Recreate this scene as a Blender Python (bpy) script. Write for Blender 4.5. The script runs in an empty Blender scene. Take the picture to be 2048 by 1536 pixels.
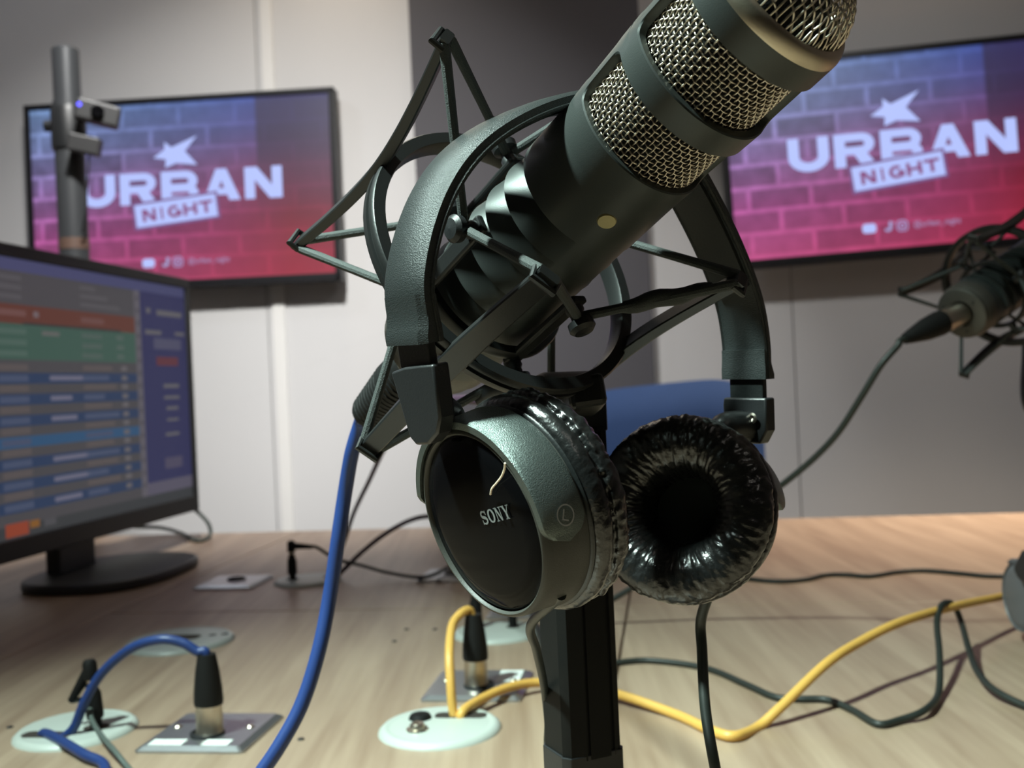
import bpy, math, random
import numpy as np
from mathutils import Vector as V, Matrix, noise

random.seed(7)
SC = bpy.context.scene
COL = SC.collection

# ------------------------------------------------------------------ camera
FPX, CX, CY = 2100.0, 1024.0, 768.0
ROLL = 0.045
TABLE_Z = 0.74
CAM = V((0, 0, 0.995))
RV = V((math.cos(ROLL), 0, -math.sin(ROLL)))
UV_ = V((math.sin(ROLL), 0, math.cos(ROLL)))
FW = V((0, 1, 0))

cam_d = bpy.data.cameras.new('camera')
cam_d.sensor_width = 36.0
cam_d.lens = FPX / 2048.0 * 36.0
cam_d.clip_start = 0.02
cam_d.dof.use_dof = True
cam_d.dof.focus_distance = 0.345
cam_d.dof.aperture_fstop = 17.0
cam_o = bpy.data.objects.new('camera', cam_d)
m = Matrix((RV, UV_, -FW)).transposed().to_4x4()
m.translation = CAM
cam_o.matrix_world = m
COL.objects.link(cam_o)
SC.camera = cam_o

# ------------------------------------------------------------------ colour management, world, lights
SC.view_settings.view_transform = 'Standard'
SC.view_settings.look = 'None'
SC.view_settings.gamma = 1.0
SC.view_settings.use_curve_mapping = False
SC.view_settings.exposure = 0.0

w = bpy.data.worlds.new('world')
w.use_nodes = True
w.node_tree.nodes['Background'].inputs[0].default_value = (0.5, 0.5, 0.52, 1)
w.node_tree.nodes['Background'].inputs[1].default_value = 0.05
SC.world = w


def area(name, loc, target, size, energy, color, spread=math.pi):
    l = bpy.data.lights.new(name, 'AREA')
    l.shape = 'DISK'
    l.size = size
    l.energy = energy
    l.color = color
    l.spread = spread
    o = bpy.data.objects.new(name, l)
    o.location = loc
    o.rotation_euler = (V(target) - V(loc)).to_track_quat('-Z', 'Y').to_euler()
    COL.objects.link(o)
    return o


# ceiling lamps of the studio: one over the desk on the left, others further back, plus one added cool fill
area('ceiling_lamp_desk', (-0.80, 0.12, 2.40), (-0.03, 0.44, 0.85), 0.14, 9.0, (0.78, 1.0, 0.92), 0.85)
area('ceiling_spot_wall_left', (-0.40, 1.20, 2.5), (-0.62, 3.05, 0.72), 0.16, 12.5, (0.98, 0.97, 0.94), 1.25)
area('ceiling_spot_wall_right', (0.95, 1.15, 2.5), (0.85, 2.95, 0.95), 0.16, 2.2, (0.98, 0.97, 0.95), 1.4)
area('ceiling_lamp_back_left', (-0.45, 2.70, 2.5), (-0.45, 2.88, 0.6), 0.2, 2.5, (1.0, 0.86, 0.68))
area('added_cool_fill_left', (-1.25, 1.9, 2.5), (-1.3, 2.6, 1.0), 0.3, 3.0, (0.86, 0.91, 1.0))  # unseen cool fill, added to brighten the upper left wall corner
area('ceiling_lamp_back_right', (1.15, 1.80, 2.5), (1.08, 1.84, 0.7), 0.2, 16, (1.0, 0.85, 0.68), 1.15)
area('ceiling_lamp_front', (0.5, -0.7, 2.5), (0.4, 0.2, 0.7), 0.5, 1.5, (1.0, 0.93, 0.84))


# ------------------------------------------------------------------ helpers
def W(px, py, d):
    """photo pixel at depth d -> world point"""
    return CAM + d * ((px - CX) / FPX * RV + (CY - py) / FPX * UV_ + FW)


def C(x, y, z):
    """camera-frame metres (right, up, depth) -> world point"""
    return CAM + x * RV + y * UV_ + z * FW


def D(x, y, z):
    return x * RV + y * UV_ + z * FW


def T(px, py, z=None):
    """photo pixel -> point on the table top (or the plane at height z)"""
    z = TABLE_Z if z is None else z
    r = (px - CX) / FPX * RV + (CY - py) / FPX * UV_ + FW
    k = (z - CAM.z) / r.z
    return CAM + k * r


MATS = {}


def mat(name, color, rough=0.5, metal=0.0, bump=0.0, bscale=400.0, spec=0.5, vary=0.0, vscale=30.0, coat=0.0, sheen=0.0):
    if name in MATS:
        return MATS[name]
    M = bpy.data.materials.new(name)
    M.use_nodes = True
    nt = M.node_tree
    b = nt.nodes['Principled BSDF']
    b.inputs['Base Color'].default_value = (*color, 1)
    b.inputs['Roughness'].default_value = rough
    b.inputs['Metallic'].default_value = metal
    b.inputs['Specular IOR Level'].default_value = spec
    b.inputs['Coat Weight'].default_value = coat
    tc = nt.nodes.new('ShaderNodeTexCoord')
    if vary:
        n = nt.nodes.new('ShaderNodeTexNoise')
        n.inputs['Scale'].default_value = vscale
        n.inputs['Detail'].default_value = 4
        nt.links.new(tc.outputs['Object'], n.inputs['Vector'])
        r = nt.nodes.new('ShaderNodeMapRange')
        r.inputs['To Min'].default_value = 1 - vary
        r.inputs['To Max'].default_value = 1 + vary
        nt.links.new(n.outputs['Fac'], r.inputs['Value'])
        mx = nt.nodes.new('ShaderNodeMix')
        mx.data_type = 'RGBA'
        mx.blend_type = 'MULTIPLY'
        mx.inputs['Factor'].default_value = 1
        mx.inputs[6].default_value = (*color, 1)
        nt.links.new(r.outputs[0], mx.inputs[7])
        nt.links.new(mx.outputs[2], b.inputs['Base Color'])
    if bump:
        n = nt.nodes.new('ShaderNodeTexNoise')
        n.inputs['Scale'].default_value = bscale
        n.inputs['Detail'].default_value = 3
        nt.links.new(tc.outputs['Object'], n.inputs['Vector'])
        bp = nt.nodes.new('ShaderNodeBump')
        bp.inputs['Strength'].default_value = bump
        bp.inputs['Distance'].default_value = 0.001
        nt.links.new(n.outputs['Fac'], bp.inputs['Height'])
        nt.links.new(bp.outputs['Normal'], b.inputs['Normal'])
    MATS[name] = M
    return M


def emit_attr(name, strength=1.0):
    """a screen that shows the colours stored on its flat cells"""
    if name in MATS:
        return MATS[name]
    M = bpy.data.materials.new(name)
    M.use_nodes = True
    nt = M.node_tree
    b = nt.nodes['Principled BSDF']
    a = nt.nodes.new('ShaderNodeAttribute')
    a.attribute_name = 'Col'
    b.inputs['Base Color'].default_value = (0.01, 0.01, 0.012, 1)
    b.inputs['Roughness'].default_value = 0.35
    nt.links.new(a.outputs['Color'], b.inputs['Emission Color'])
    b.inputs['Emission Strength'].default_value = strength
    MATS[name] = M
    return M


class G:
    """collects verts and faces in world space"""

    def __init__(self):
        self.v = []
        self.f = []
        self.c = []

    def add(self, vs, fs):
        o = len(self.v)
        self.v += [V(p) for p in vs]
        self.f += [tuple(i + o for i in f) for f in fs]
        return self

    # tube round a polyline
    def tube(self, pts, r, seg=12, caps=True):
        pts = [V(p) for p in pts]
        n = len(pts)
        rs = r if isinstance(r, (list, tuple)) else [r] * n
        tan = []
        for i in range(n):
            a = pts[max(i - 1, 0)]
            b = pts[min(i + 1, n - 1)]
            t = (b - a)
            tan.append(t.normalized() if t.length > 1e-9 else V((0, 0, 1)))
        ref = V((0, 0, 1)) if abs(tan[0].z) < 0.9 else V((1, 0, 0))
        nrm = (ref - ref.dot(tan[0]) * tan[0]).normalized()
        vs, fs = [], []
        for i in range(n):
            nrm = (nrm - nrm.dot(tan[i]) * tan[i])
            nrm = nrm.normalized() if nrm.length > 1e-9 else tan[i].orthogonal().normalized()
            bn = tan[i].cross(nrm)
            for k in range(seg):
                a = 2 * math.pi * k / seg
                vs.append(pts[i] + rs[i] * (math.cos(a) * nrm + math.sin(a) * bn))
        for i in range(n - 1):
            for k in range(seg):
                k2 = (k + 1) % seg
                fs.append((i * seg + k, i * seg + k2, (i + 1) * seg + k2, (i + 1) * seg + k))
        if caps:
            fs.append(tuple(reversed(range(seg))))
            fs.append(tuple(range((n - 1) * seg, n * seg)))
        return self.add(vs, fs)

    # profile (list of (a,b)) swept: point + a*A[i] + b*B[i]
    def sweep(self, pts, A, B, prof, closed=False, caps=True):
        n = len(pts)
        k = len(prof)
        profs = prof if isinstance(prof[0][0], (list, tuple)) else [prof] * n
        k = len(profs[0])
        vs, fs = [], []
        for i in range(n):
            for (a, b) in profs[i]:
                vs.append(V(pts[i]) + a * A[i] + b * B[i])
        m_ = n if closed else n - 1
        for i in range(m_):
            i2 = (i + 1) % n
            for j in range(k):
                j2 = (j + 1) % k
                fs.append((i * k + j, i * k + j2, i2 * k + j2, i2 * k + j))
        if caps and not closed:
            fs.append(tuple(reversed(range(k))))
            fs.append(tuple(range((n - 1) * k, n * k)))
        return self.add(vs, fs)

    # lathe: prof [(r,z)] in frame F (4x4)
    def lathe(self, prof, F, seg=48, a0=0.0, a1=2 * math.pi, closed_prof=False, disp=None):
        full = abs(a1 - a0 - 2 * math.pi) < 1e-6
        na = seg if full else seg + 1
        vs, fs = [], []
        k = len(prof)
        for i in range(na):
            a = a0 + (a1 - a0) * i / seg
            for j, (r, z) in enumerate(prof):
                dr, dz = disp(a, j, r, z) if disp else (0, 0)
                vs.append(F @ V(((r + dr) * math.cos(a), (r + dr) * math.sin(a), z + dz)))
        for i in range(seg):
            i2 = (i + 1) % na if full else i + 1
            for j in range(k if closed_prof else k - 1):
                j2 = (j + 1) % k
                fs.append((i * k + j, i2 * k + j, i2 * k + j2, i * k + j2))
        if not full and closed_prof:
            fs.append(tuple(range(k)))
            fs.append(tuple(reversed(range(seg * k, seg * k + k))))
        return self.add(vs, fs)

    def box(self, F, sx, sy, sz):
        vs = [F @ V((x * sx / 2, y * sy / 2, z * sz / 2)) for x in (-1, 1) for y in (-1, 1) for z in (-1, 1)]
        return self.add(vs, [(0, 1, 3, 2), (4, 6, 7, 5), (0, 4, 5, 1), (2, 3, 7, 6), (0, 2, 6, 4), (1, 5, 7, 3)])

    # outline (x,y) list in frame F extruded along z
    def prism(self, F, outline, z0, z1):
        n = len(outline)
        vs = [F @ V((x, y, z0)) for x, y in outline] + [F @ V((x, y, z1)) for x, y in outline]
        fs = [tuple(reversed(range(n))), tuple(range(n, 2 * n))]
        fs += [(i, (i + 1) % n, n + (i + 1) % n, n + i) for i in range(n)]
        return self.add(vs, fs)

    def poly(self, F, pts, z=0.0, col=None):
        n = len(pts)
        self.add([F @ V((x, y, z)) for x, y in pts], [tuple(range(n))])
        if col is not None:
            self.c.append((len(self.f) - 1, col))
        return self

    def build(self, name, material, parent=None, smooth=35, bevel=0.0, bseg=2):
        me = bpy.data.meshes.new(name)
        vs = self.v
        if parent is not None:
            inv = parent.matrix_world.inverted()
            vs = [inv @ p for p in vs]
        me.from_pydata([tuple(p) for p in vs], [], self.f)
        me.validate()
        me.update()
        if self.c:
            at = me.color_attributes.new('Col', 'FLOAT_COLOR', 'CORNER')
            cols = dict(self.c)
            for p in me.polygons:
                cc = cols.get(p.index, (0, 0, 0))
                for li in p.loop_indices:
                    at.data[li].color = (*cc, 1)
        if smooth:
            me.polygons.foreach_set('use_smooth', [True] * len(me.polygons))
            me.set_sharp_from_angle(angle=math.radians(smooth))
        o = bpy.data.objects.new(name, me)
        COL.objects.link(o)
        if material is not None:
            me.materials.append(material)
        if bevel:
            b = o.modifiers.new('bevel', 'BEVEL')
            b.width = bevel
            b.segments = bseg
            b.limit_method = 'ANGLE'
            b.angle_limit = math.radians(35)
        if parent is not None:
            o.parent = parent
            if parent.parent is not None or parent.type != 'EMPTY':
                o.matrix_parent_inverse = Matrix.Identity(4)
        return o


def build_under(part, g, name, material, **kw):
    """a sub-part below a part mesh; the part's own frame is its root's frame"""
    root = part.parent
    o = g.build(name, material, root, **kw)
    o.parent = part
    return o


def tag(o, label, cat, group=None, kind=None):
    o['label'] = label
    if cat:
        o['category'] = cat
    if group:
        o['group'] = group
    if kind:
        o['kind'] = kind
    return o


def thing(name, label, cat, F=None, loc=None, group=None):
    o = bpy.data.objects.new(name, None)
    o.empty_display_size = 0.02
    if F is not None:
        o.matrix_world = F
    elif loc is not None:
        o.matrix_world = Matrix.Translation(V(loc))
    COL.objects.link(o)
    return tag(o, label, cat, group)


def fix(root):
    bpy.context.view_layer.update()
    return root


def struct(o, label=None):
    o['kind'] = 'structure'
    if label:
        o['label'] = label
    return o


def frame(o, z, xhint):
    z = V(z).normalized()
    x = V(xhint)
    x = (x - x.dot(z) * z).normalized()
    y = z.cross(x)
    F = Matrix((x, y, z)).transposed().to_4x4()
    F.translation = V(o)
    return F


def frame_yz(o, z, yhint):
    z = V(z).normalized()
    y = V(yhint)
    y = (y - y.dot(z) * z).normalized()
    x = y.cross(z)
    F = Matrix((x, y, z)).transposed().to_4x4()
    F.translation = V(o)
    return F


def catmull(pts, n=10):
    pts = [V(p) for p in pts]
    out = []
    P = [2 * pts[0] - pts[1]] + pts + [2 * pts[-1] - pts[-2]]
    for i in range(1, len(P) - 2):
        for k in range(n):
            t = k / n
            a, b, c, d = P[i - 1], P[i], P[i + 1], P[i + 2]
            out.append(0.5 * ((2 * b) + (c - a) * t + (2 * a - 5 * b + 4 * c - d) * t * t + (3 * b - a - 3 * c + d) * t ** 3))
    out.append(pts[-1])
    return out


def copy_tree(o, parent=None, skip=()):
    c = o.copy()
    COL.objects.link(c)
    if parent is not None:
        c.parent = parent
    for ch in list(o.children):
        if ch.name.split('.')[0] not in skip:
            copy_tree(ch, c, skip)
    return c


def rrect(w_, h_, r, n=5):
    pts = []
    for cx_, cy_, a0 in ((w_ / 2 - r, h_ / 2 - r, 0), (-w_ / 2 + r, h_ / 2 - r, 90), (-w_ / 2 + r, -h_ / 2 + r, 180), (w_ / 2 - r, -h_ / 2 + r, 270)):
        for k in range(n + 1):
            a = math.radians(a0 + 90 * k / n)
            pts.append((cx_ + r * math.cos(a), cy_ + r * math.sin(a)))
    return pts


def circle(r, n=24, cx_=0, cy_=0):
    return [(cx_ + r * math.cos(2 * math.pi * k / n), cy_ + r * math.sin(2 * math.pi * k / n)) for k in range(n)]


# ------------------------------------------------------------------ lettering: quads of thick strokes in a unit box
def strip(pts, wd, closed=False):
    n = len(pts)
    L, R_ = [], []
    for i in range(n):
        a = pts[i - 1] if (i > 0 or closed) else pts[i]
        b = pts[(i + 1) % n] if (i < n - 1 or closed) else pts[i]
        dx, dy = b[0] - a[0], b[1] - a[1]
        l_ = math.hypot(dx, dy) or 1
        nx, ny = -dy / l_, dx / l_
        ww = wd[i] if isinstance(wd, (list, tuple)) else wd
        k = 1.0
        if 0 < i < n - 1 or closed:
            d1 = (pts[i][0] - a[0], pts[i][1] - a[1])
            l1 = math.hypot(*d1) or 1
            c_ = abs((-d1[1] / l1) * nx + (d1[0] / l1) * ny)
            k = 1 / max(c_, 0.6)
        L.append((pts[i][0] + nx * ww / 2 * k, pts[i][1] + ny * ww / 2 * k))
        R_.append((pts[i][0] - nx * ww / 2 * k, pts[i][1] - ny * ww / 2 * k))
    q = []
    for i in range(n if closed else n - 1):
        j = (i + 1) % n
        q.append([L[i], R_[i], R_[j], L[j]])
    return q


def arc(cx_, cy_, rx, ry, a0, a1, n=10):
    return [(cx_ + rx * math.cos(math.radians(a0 + (a1 - a0) * k / n)), cy_ + ry * math.sin(math.radians(a0 + (a1 - a0) * k / n))) for k in range(n + 1)]


def glyph(ch, t=0.26, tv=None):
    """heavy sans letters in a unit box; t vertical stroke, tv horizontal stroke"""
    tv = tv or t
    if ch == 'U':
        return strip([(t / 2, 1), (t / 2, .42)] + arc(.5, .42, .5 - t / 2, .42 - tv / 2, 180, 360)[1:-1] + [(1 - t / 2, .42), (1 - t / 2, 1)], t)
    if ch in 'RB':
        q = [[(0, 0), (t, 0), (t, 1), (0, 1)]]
        ym = .48
        q += strip([(t * .5, 1 - tv / 2), (.66, 1 - tv / 2)] + arc(.66, (1 - tv / 2 + ym) / 2 + 0.0, .34 - t / 2, (1 - tv / 2 - ym) / 2, 90, -90, 8)[1:] + [(t * .5, ym)], tv)
        if ch == 'R':
            q += [[(.42, ym), (.74, ym), (1.02, 0), (.66, 0)]]
        else:
            q += strip([(t * .5, ym - .02), (.68, ym - .02)] + arc(.68, (ym - .02 + tv / 2) / 2, .34 - t / 2, (ym - .02 - tv / 2) / 2, 90, -90, 8)[1:] + [(t * .5, tv / 2)], tv)
        return q
    if ch == 'A':
        return [[(0, 0), (t * 1.1, 0), (.62, 1), (.36, 1)], [(1, 0), (1 - t * 1.1, 0), (.38, 1), (.64, 1)], [(.25, .18), (.75, .18), (.70, .18 + tv * .9), (.30, .18 + tv * .9)]]
    if ch == 'N':
        return [[(0, 0), (t, 0), (t, 1), (0, 1)], [(1 - t, 0), (1, 0), (1, 1), (1 - t, 1)], [(0, 1), (t * 1.25, 1), (1, 0), (1 - t * 1.25, 0)]]
    if ch == 'I':
        return [[(.35, 0), (.65, 0), (.65, 1), (.35, 1)]]
    if ch == 'G':
        return strip(arc(.5, .5, .5 - t / 2, .5 - tv / 2, 50, 335, 16), t) + [[(.52, .36), (1, .36), (1, .58), (.52, .58)], [(1 - t, .08), (1, .08), (1, .5), (1 - t, .5)]]
    if ch == 'H':
        return [[(0, 0), (t, 0), (t, 1), (0, 1)], [(1 - t, 0), (1, 0), (1, 1), (1 - t, 1)], [(0, .5 - tv / 2), (1, .5 - tv / 2), (1, .5 + tv / 2), (0, .5 + tv / 2)]]
    if ch == 'T':
        return [[(.5 - t / 2, 0), (.5 + t / 2, 0), (.5 + t / 2, 1), (.5 - t / 2, 1)], [(0, 1 - tv), (1, 1 - tv), (1, 1), (0, 1)]]
    if ch == 'L':
        return [[(0, 0), (t, 0), (t, 1), (0, 1)], [(0, 0), (.9, 0), (.9, tv), (0, tv)]]
    return []


def serif_glyph(ch):
    th, tn = .24, .10
    if ch == 'S':
        pts = arc(.5, .73, .33, .215, 25, 270, 12) + arc(.5, .27, .36, .225, 85, -155, 12)
        ws = [tn + (th - tn) * (0.5 - 0.5 * math.cos(2 * math.pi * min(1, i / (len(pts) - 1)) )) ** .8 for i in range(len(pts))]
        return strip(pts, ws) + [[(.78, .66), (.88, .66), (.88, 1), (.80, 1)], [(.12, 0), (.20, 0), (.22, .34), (.12, .34)]]
    if ch == 'O':
        pts = arc(.5, .5, .39, .45, 0, 360, 24)[:-1]
        return strip(pts, [tn + (th - tn) * abs(math.cos(2 * math.pi * i / 24)) for i in range(24)], True)
    if ch == 'N':
        return [[(.14, 0), (.24, 0), (.24, 1), (.14, 1)], [(.78, 0), (.88, 0), (.88, 1), (.78, 1)], [(.10, 1), (.36, 1), (.88, 0), (.70, 0)],
                [(0, .93), (.3, .93), (.3, 1), (0, 1)], [(0, 0), (.38, 0), (.38, .07), (0, .07)], [(.64, .93), (1.02, .93), (1.02, 1), (.64, 1)]]
    if ch == 'Y':
        return [[(.05, 1), (.31, 1), (.6, .48), (.4, .42)], [(.86, 1), (.96, 1), (.6, .42), (.5, .42)], [(.38, 0), (.62, 0), (.62, .5), (.38, .5)],
                [(-.05, .93), (.42, .93), (.42, 1), (-.05, 1)], [(.66, .93), (1.06, .93), (1.06, 1), (.66, 1)], [(.24, 0), (.76, 0), (.76, .07), (.24, .07)]]
    return []


def put_word(g, F, word, x0, y0, wl, h, gap, col=None, z=0.0, rot=0.0, fn=glyph, widths=None, **kw):
    ca, sa = math.cos(rot), math.sin(rot)
    x = 0.0
    for i, ch in enumerate(word):
        cw = wl * ((widths or {}).get(ch, 1.0))
        for q in fn(ch, **kw):
            pts = []
            for (u, v_) in q:
                X, Y = x + u * cw, v_ * h
                pts.append((x0 + X * ca - Y * sa, y0 + X * sa + Y * ca))
            g.poly(F, pts, z, col)
        x += cw + gap


# ------------------------------------------------------------------ materials
M_wall = mat('wall_paint', (0.585, 0.58, 0.58), 0.7, bump=0.1, bscale=150, vary=0.03, vscale=3)
M_dark = mat('dark_wall_panel', (0.075, 0.072, 0.082), 0.75, bump=0.2, bscale=300)
M_ceil = mat('ceiling_paint', (0.6, 0.6, 0.6), 0.8, vary=0.02)
M_floor = mat('carpet_floor', (0.10, 0.10, 0.105), 0.9, bump=0.4, bscale=500)
M_acoustic = mat('dark_acoustic_cloth', (0.05, 0.05, 0.055), 0.9, bump=0.3, bscale=400)
M_trim = mat('wall_trim', (0.72, 0.71, 0.69), 0.5, vary=0.02)
M_black = mat('black_plastic', (0.012, 0.013, 0.014), 0.42, bump=0.08, bscale=1500)
M_satin = mat('satin_black_metal', (0.016, 0.017, 0.017), 0.38, metal=0.3, bump=0.05, bscale=1200)
M_gloss = mat('gloss_black', (0.003, 0.003, 0.0035), 0.10, spec=0.05, vary=0.02)
M_post = mat('stand_black', (0.006, 0.0063, 0.006), 0.5, spec=0.16, bump=0.05, bscale=900)
M_tvbezel = mat('television_bezel', (0.008, 0.008, 0.010), 0.4, spec=0.3, vary=0.02)
M_micbody = mat('microphone_enamel', (0.040, 0.046, 0.044), 0.42, metal=0.35, bump=0.06, bscale=2200)
M_fin = M_micbody
M_tail = mat('microphone_tail_metal', (0.07, 0.066, 0.058), 0.45, metal=0.5, bump=0.1, bscale=800)
M_wire = mat('nickel_wire', (0.62, 0.56, 0.46), 0.30, metal=1.0, vary=0.05, vscale=200)
M_rim = mat('champagne_rim', (0.55, 0.49, 0.38), 0.36, metal=1.0, bump=0.05, bscale=1500)
M_foam = mat('black_foam', (0.006, 0.006, 0.006), 0.95, bump=0.5, bscale=1500)
M_gold = mat('gold_dot', (0.36, 0.31, 0.16), 0.42, metal=0.6, vary=0.03)
M_cord = mat('elastic_cord', (0.035, 0.042, 0.040), 0.65, bump=0.5, bscale=2500)
M_band = mat('headband_plastic', (0.019, 0.023, 0.023), 0.42, metal=0.15, bump=0.35, bscale=2600)
M_bandin = mat('headband_inner', (0.010, 0.012, 0.012), 0.38, bump=0.1, bscale=900)
M_yoke = mat('yoke_metallic', (0.12, 0.145, 0.137), 0.36, metal=0.75, bump=0.35, bscale=3000)
M_shell = mat('earcup_shell', (0.050, 0.050, 0.044), 0.46, metal=0.0, spec=0.3, bump=0.12, bscale=2500)
M_leather = mat('black_leatherette', (0.008, 0.0085, 0.0085), 0.28, bump=0.35, bscale=420, spec=0.7)
M_cloth = mat('driver_cloth', (0.005, 0.010, 0.008), 0.8, bump=0.6, bscale=4000)
M_print = mat('grey_print', (0.17, 0.18, 0.18), 0.5, vary=0.02)
M_print2 = mat('faint_print', (0.34, 0.35, 0.35), 0.5, vary=0.02)
M_lint = mat('lint_fibre', (0.75, 0.62, 0.48), 0.6, vary=0.03)
M_blue = mat('blue_cable', (0.011, 0.034, 0.145), 0.45, bump=0.05, bscale=300)
M_yellow = mat('yellow_cable', (0.66, 0.375, 0.085), 0.45, bump=0.05, bscale=300)
M_purple = mat('purple_cable', (0.045, 0.020, 0.040), 0.5, vary=0.05)
M_blackcable = mat('black_cable', (0.015, 0.020, 0.017), 0.5, vary=0.05)
M_greycable = mat('grey_cable', (0.08, 0.10, 0.09), 0.5, vary=0.05)
M_rubber = mat('rubber_boot', (0.008, 0.008, 0.008), 0.6, spec=0.2, bump=0.2, bscale=700)
M_nickel = mat('nickel_barrel', (0.58, 0.52, 0.44), 0.32, metal=1.0, vary=0.05)
M_plate = mat('brushed_steel_plate', (0.42, 0.43, 0.45), 0.33, metal=0.9, bump=0.1, bscale=200, vary=0.08, vscale=30)
M_sticker = mat('white_sticker', (0.75, 0.78, 0.76), 0.6, vary=0.03)
M_grommet = mat('white_grommet_plastic', (0.46, 0.50, 0.465), 0.42, vary=0.03)
M_grommet2 = mat('grey_grommet_plastic', (0.34, 0.36, 0.35), 0.35, vary=0.06)
M_hole = mat('dark_hole', (0.03, 0.022, 0.018), 0.9, vary=0.1)
M_bezel = mat('monitor_bezel', (0.032, 0.033, 0.034), 0.45, bump=0.05, bscale=700)  # black lifted to grey: background haze put into the base colour
M_pole = mat('grey_pole', (0.045, 0.048, 0.052), 0.42, metal=0.2, bump=0.05, bscale=300)
M_lightband = mat('brown_painted_light', (0.10, 0.06, 0.045), 0.5, vary=0.1)  # play of light on the pole, put into a brown colour
M_camera = mat('camera_body', (0.025, 0.025, 0.026), 0.5, bump=0.1, bscale=500)
M_chair = mat('blue_upholstery', (0.022, 0.062, 0.185), 0.8, bump=0.3, bscale=900, vary=0.05)
M_screen = emit_attr('screen_picture', 1.0)
M_led = emit_attr('blue_led', 3.0)


def wood():
    M = bpy.data.materials.new('pale_wood_laminate')
    M.use_nodes = True
    nt = M.node_tree
    b = nt.nodes['Principled BSDF']
    b.inputs['Roughness'].default_value = 0.40
    tc = nt.nodes.new('ShaderNodeTexCoord')
    mp = nt.nodes.new('ShaderNodeMapping')
    mp.inputs['Scale'].default_value = (22, 1.6, 1)
    mp.inputs['Rotation'].default_value = (0, 0, math.radians(6))
    nt.links.new(tc.outputs['Object'], mp.inputs['Vector'])
    n1 = nt.nodes.new('ShaderNodeTexNoise')
    n1.inputs['Scale'].default_value = 1.6
    n1.inputs['Detail'].default_value = 6
    n1.inputs['Distortion'].default_value = 0.6
    nt.links.new(mp.outputs[0], n1.inputs['Vector'])
    mp2 = nt.nodes.new('ShaderNodeMapping')
    mp2.inputs['Scale'].default_value = (150, 6, 1)
    mp2.inputs['Rotation'].default_value = (0, 0, math.radians(6))
    nt.links.new(tc.outputs['Object'], mp2.inputs['Vector'])
    n2 = nt.nodes.new('ShaderNodeTexNoise')
    n2.inputs['Scale'].default_value = 1.0
    n2.inputs['Detail'].default_value = 4
    nt.links.new(mp2.outputs[0], n2.inputs['Vector'])
    ad = nt.nodes.new('ShaderNodeMath')
    ad.operation = 'MULTIPLY_ADD'
    ad.inputs[1].default_value = 0.45
    nt.links.new(n2.outputs['Fac'], ad.inputs[0])
    nt.links.new(n1.outputs['Fac'], ad.inputs[2])
    r = nt.nodes.new('ShaderNodeValToRGB')
    e = r.color_ramp.elements
    e[0].position = 0.45
    e[0].color = (0.255, 0.172, 0.116, 1)
    e[1].position = 0.95
    e[1].color = (0.405, 0.300, 0.215, 1)
    nt.links.new(ad.outputs[0], r.inputs['Fac'])
    nt.links.new(r.outputs['Color'], b.inputs['Base Color'])
    return M


M_wood = wood()
M_woodedge = mat('table_edge_band', (0.30, 0.22, 0.15), 0.5, vary=0.1, vscale=20)

# ------------------------------------------------------------------ the room
YAW = math.radians(-4.3)
RF = Matrix.Translation((0, 0, 0)) @ Matrix.Rotation(YAW, 4, 'Z')     # room frame


def on_wall(px, py, off=0.0):
    """photo pixel -> room-frame x, z on the back wall face"""
    r = (px - CX) / FPX * RV + (CY - py) / FPX * UV_ + FW
    nrm = (RF.to_3x3() @ V((0, -1, 0)))
    p0 = RF @ V((0, WALL_Y - off, 0))
    k = (p0 - CAM).dot(nrm) / r.dot(nrm)
    q = RF.inverted() @ (CAM + k * r)
    return q.x, q.z


WALL_Y = 3.00
XL, XR, YB, ZC = -1.95, 2.35, -1.9, 2.62


def room_box(name, x0, x1, y0, y1, z0, z1, material, bevel=0.0):
    F = RF @ Matrix.Translation(((x0 + x1) / 2, (y0 + y1) / 2, (z0 + z1) / 2))
    return G().box(F, x1 - x0, y1 - y0, z1 - z0).build(name, material, None, smooth=0, bevel=bevel)


struct(room_box('floor', XL - .1, XR + .1, YB - .1, WALL_Y + .2, -0.05, 0, M_floor), 'dark grey carpet floor')
struct(room_box('ceiling', XL - .1, XR + .1, YB - .1, WALL_Y + .2, ZC, ZC + .05, M_ceil), 'white studio ceiling')
struct(room_box('wall_left', XL - .1, XL, YB - .1, WALL_Y + .2, 0, ZC, M_wall), 'white left wall')
struct(room_box('wall_right', XR, XR + .1, YB - .1, WALL_Y + .2, 0, ZC, M_wall), 'white right wall')
struct(room_box('wall_front', XL, XR, YB - .1, YB, 0, ZC, M_acoustic), 'dark acoustic wall behind the camera')

# back wall: core plus panels with open joints, dark panel in the middle
xs1 = on_wall(521, 300)[0]
xs2 = on_wall(1584, 600)[0]
xp0 = on_wall(839, 400)[0]
xp1 = on_wall(1292, 400)[0]
wb = struct(room_box('wall_back', XL, XR, WALL_Y + .012, WALL_Y + .1, 0, ZC, mat('wall_core', (0.25, 0.245, 0.24), 0.8, vary=0.05)), 'white panelled back wall carrying two screens')


def wall_panel(x0, x1):
    F = RF @ Matrix.Translation(((x0 + x1) / 2, WALL_Y + .006, ZC / 2))
    o = G().box(F, x1 - x0 - .003, .012, ZC).build('wall_panel', M_wall, None, smooth=0, bevel=0.001)
    o.parent = wb
    return o


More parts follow.
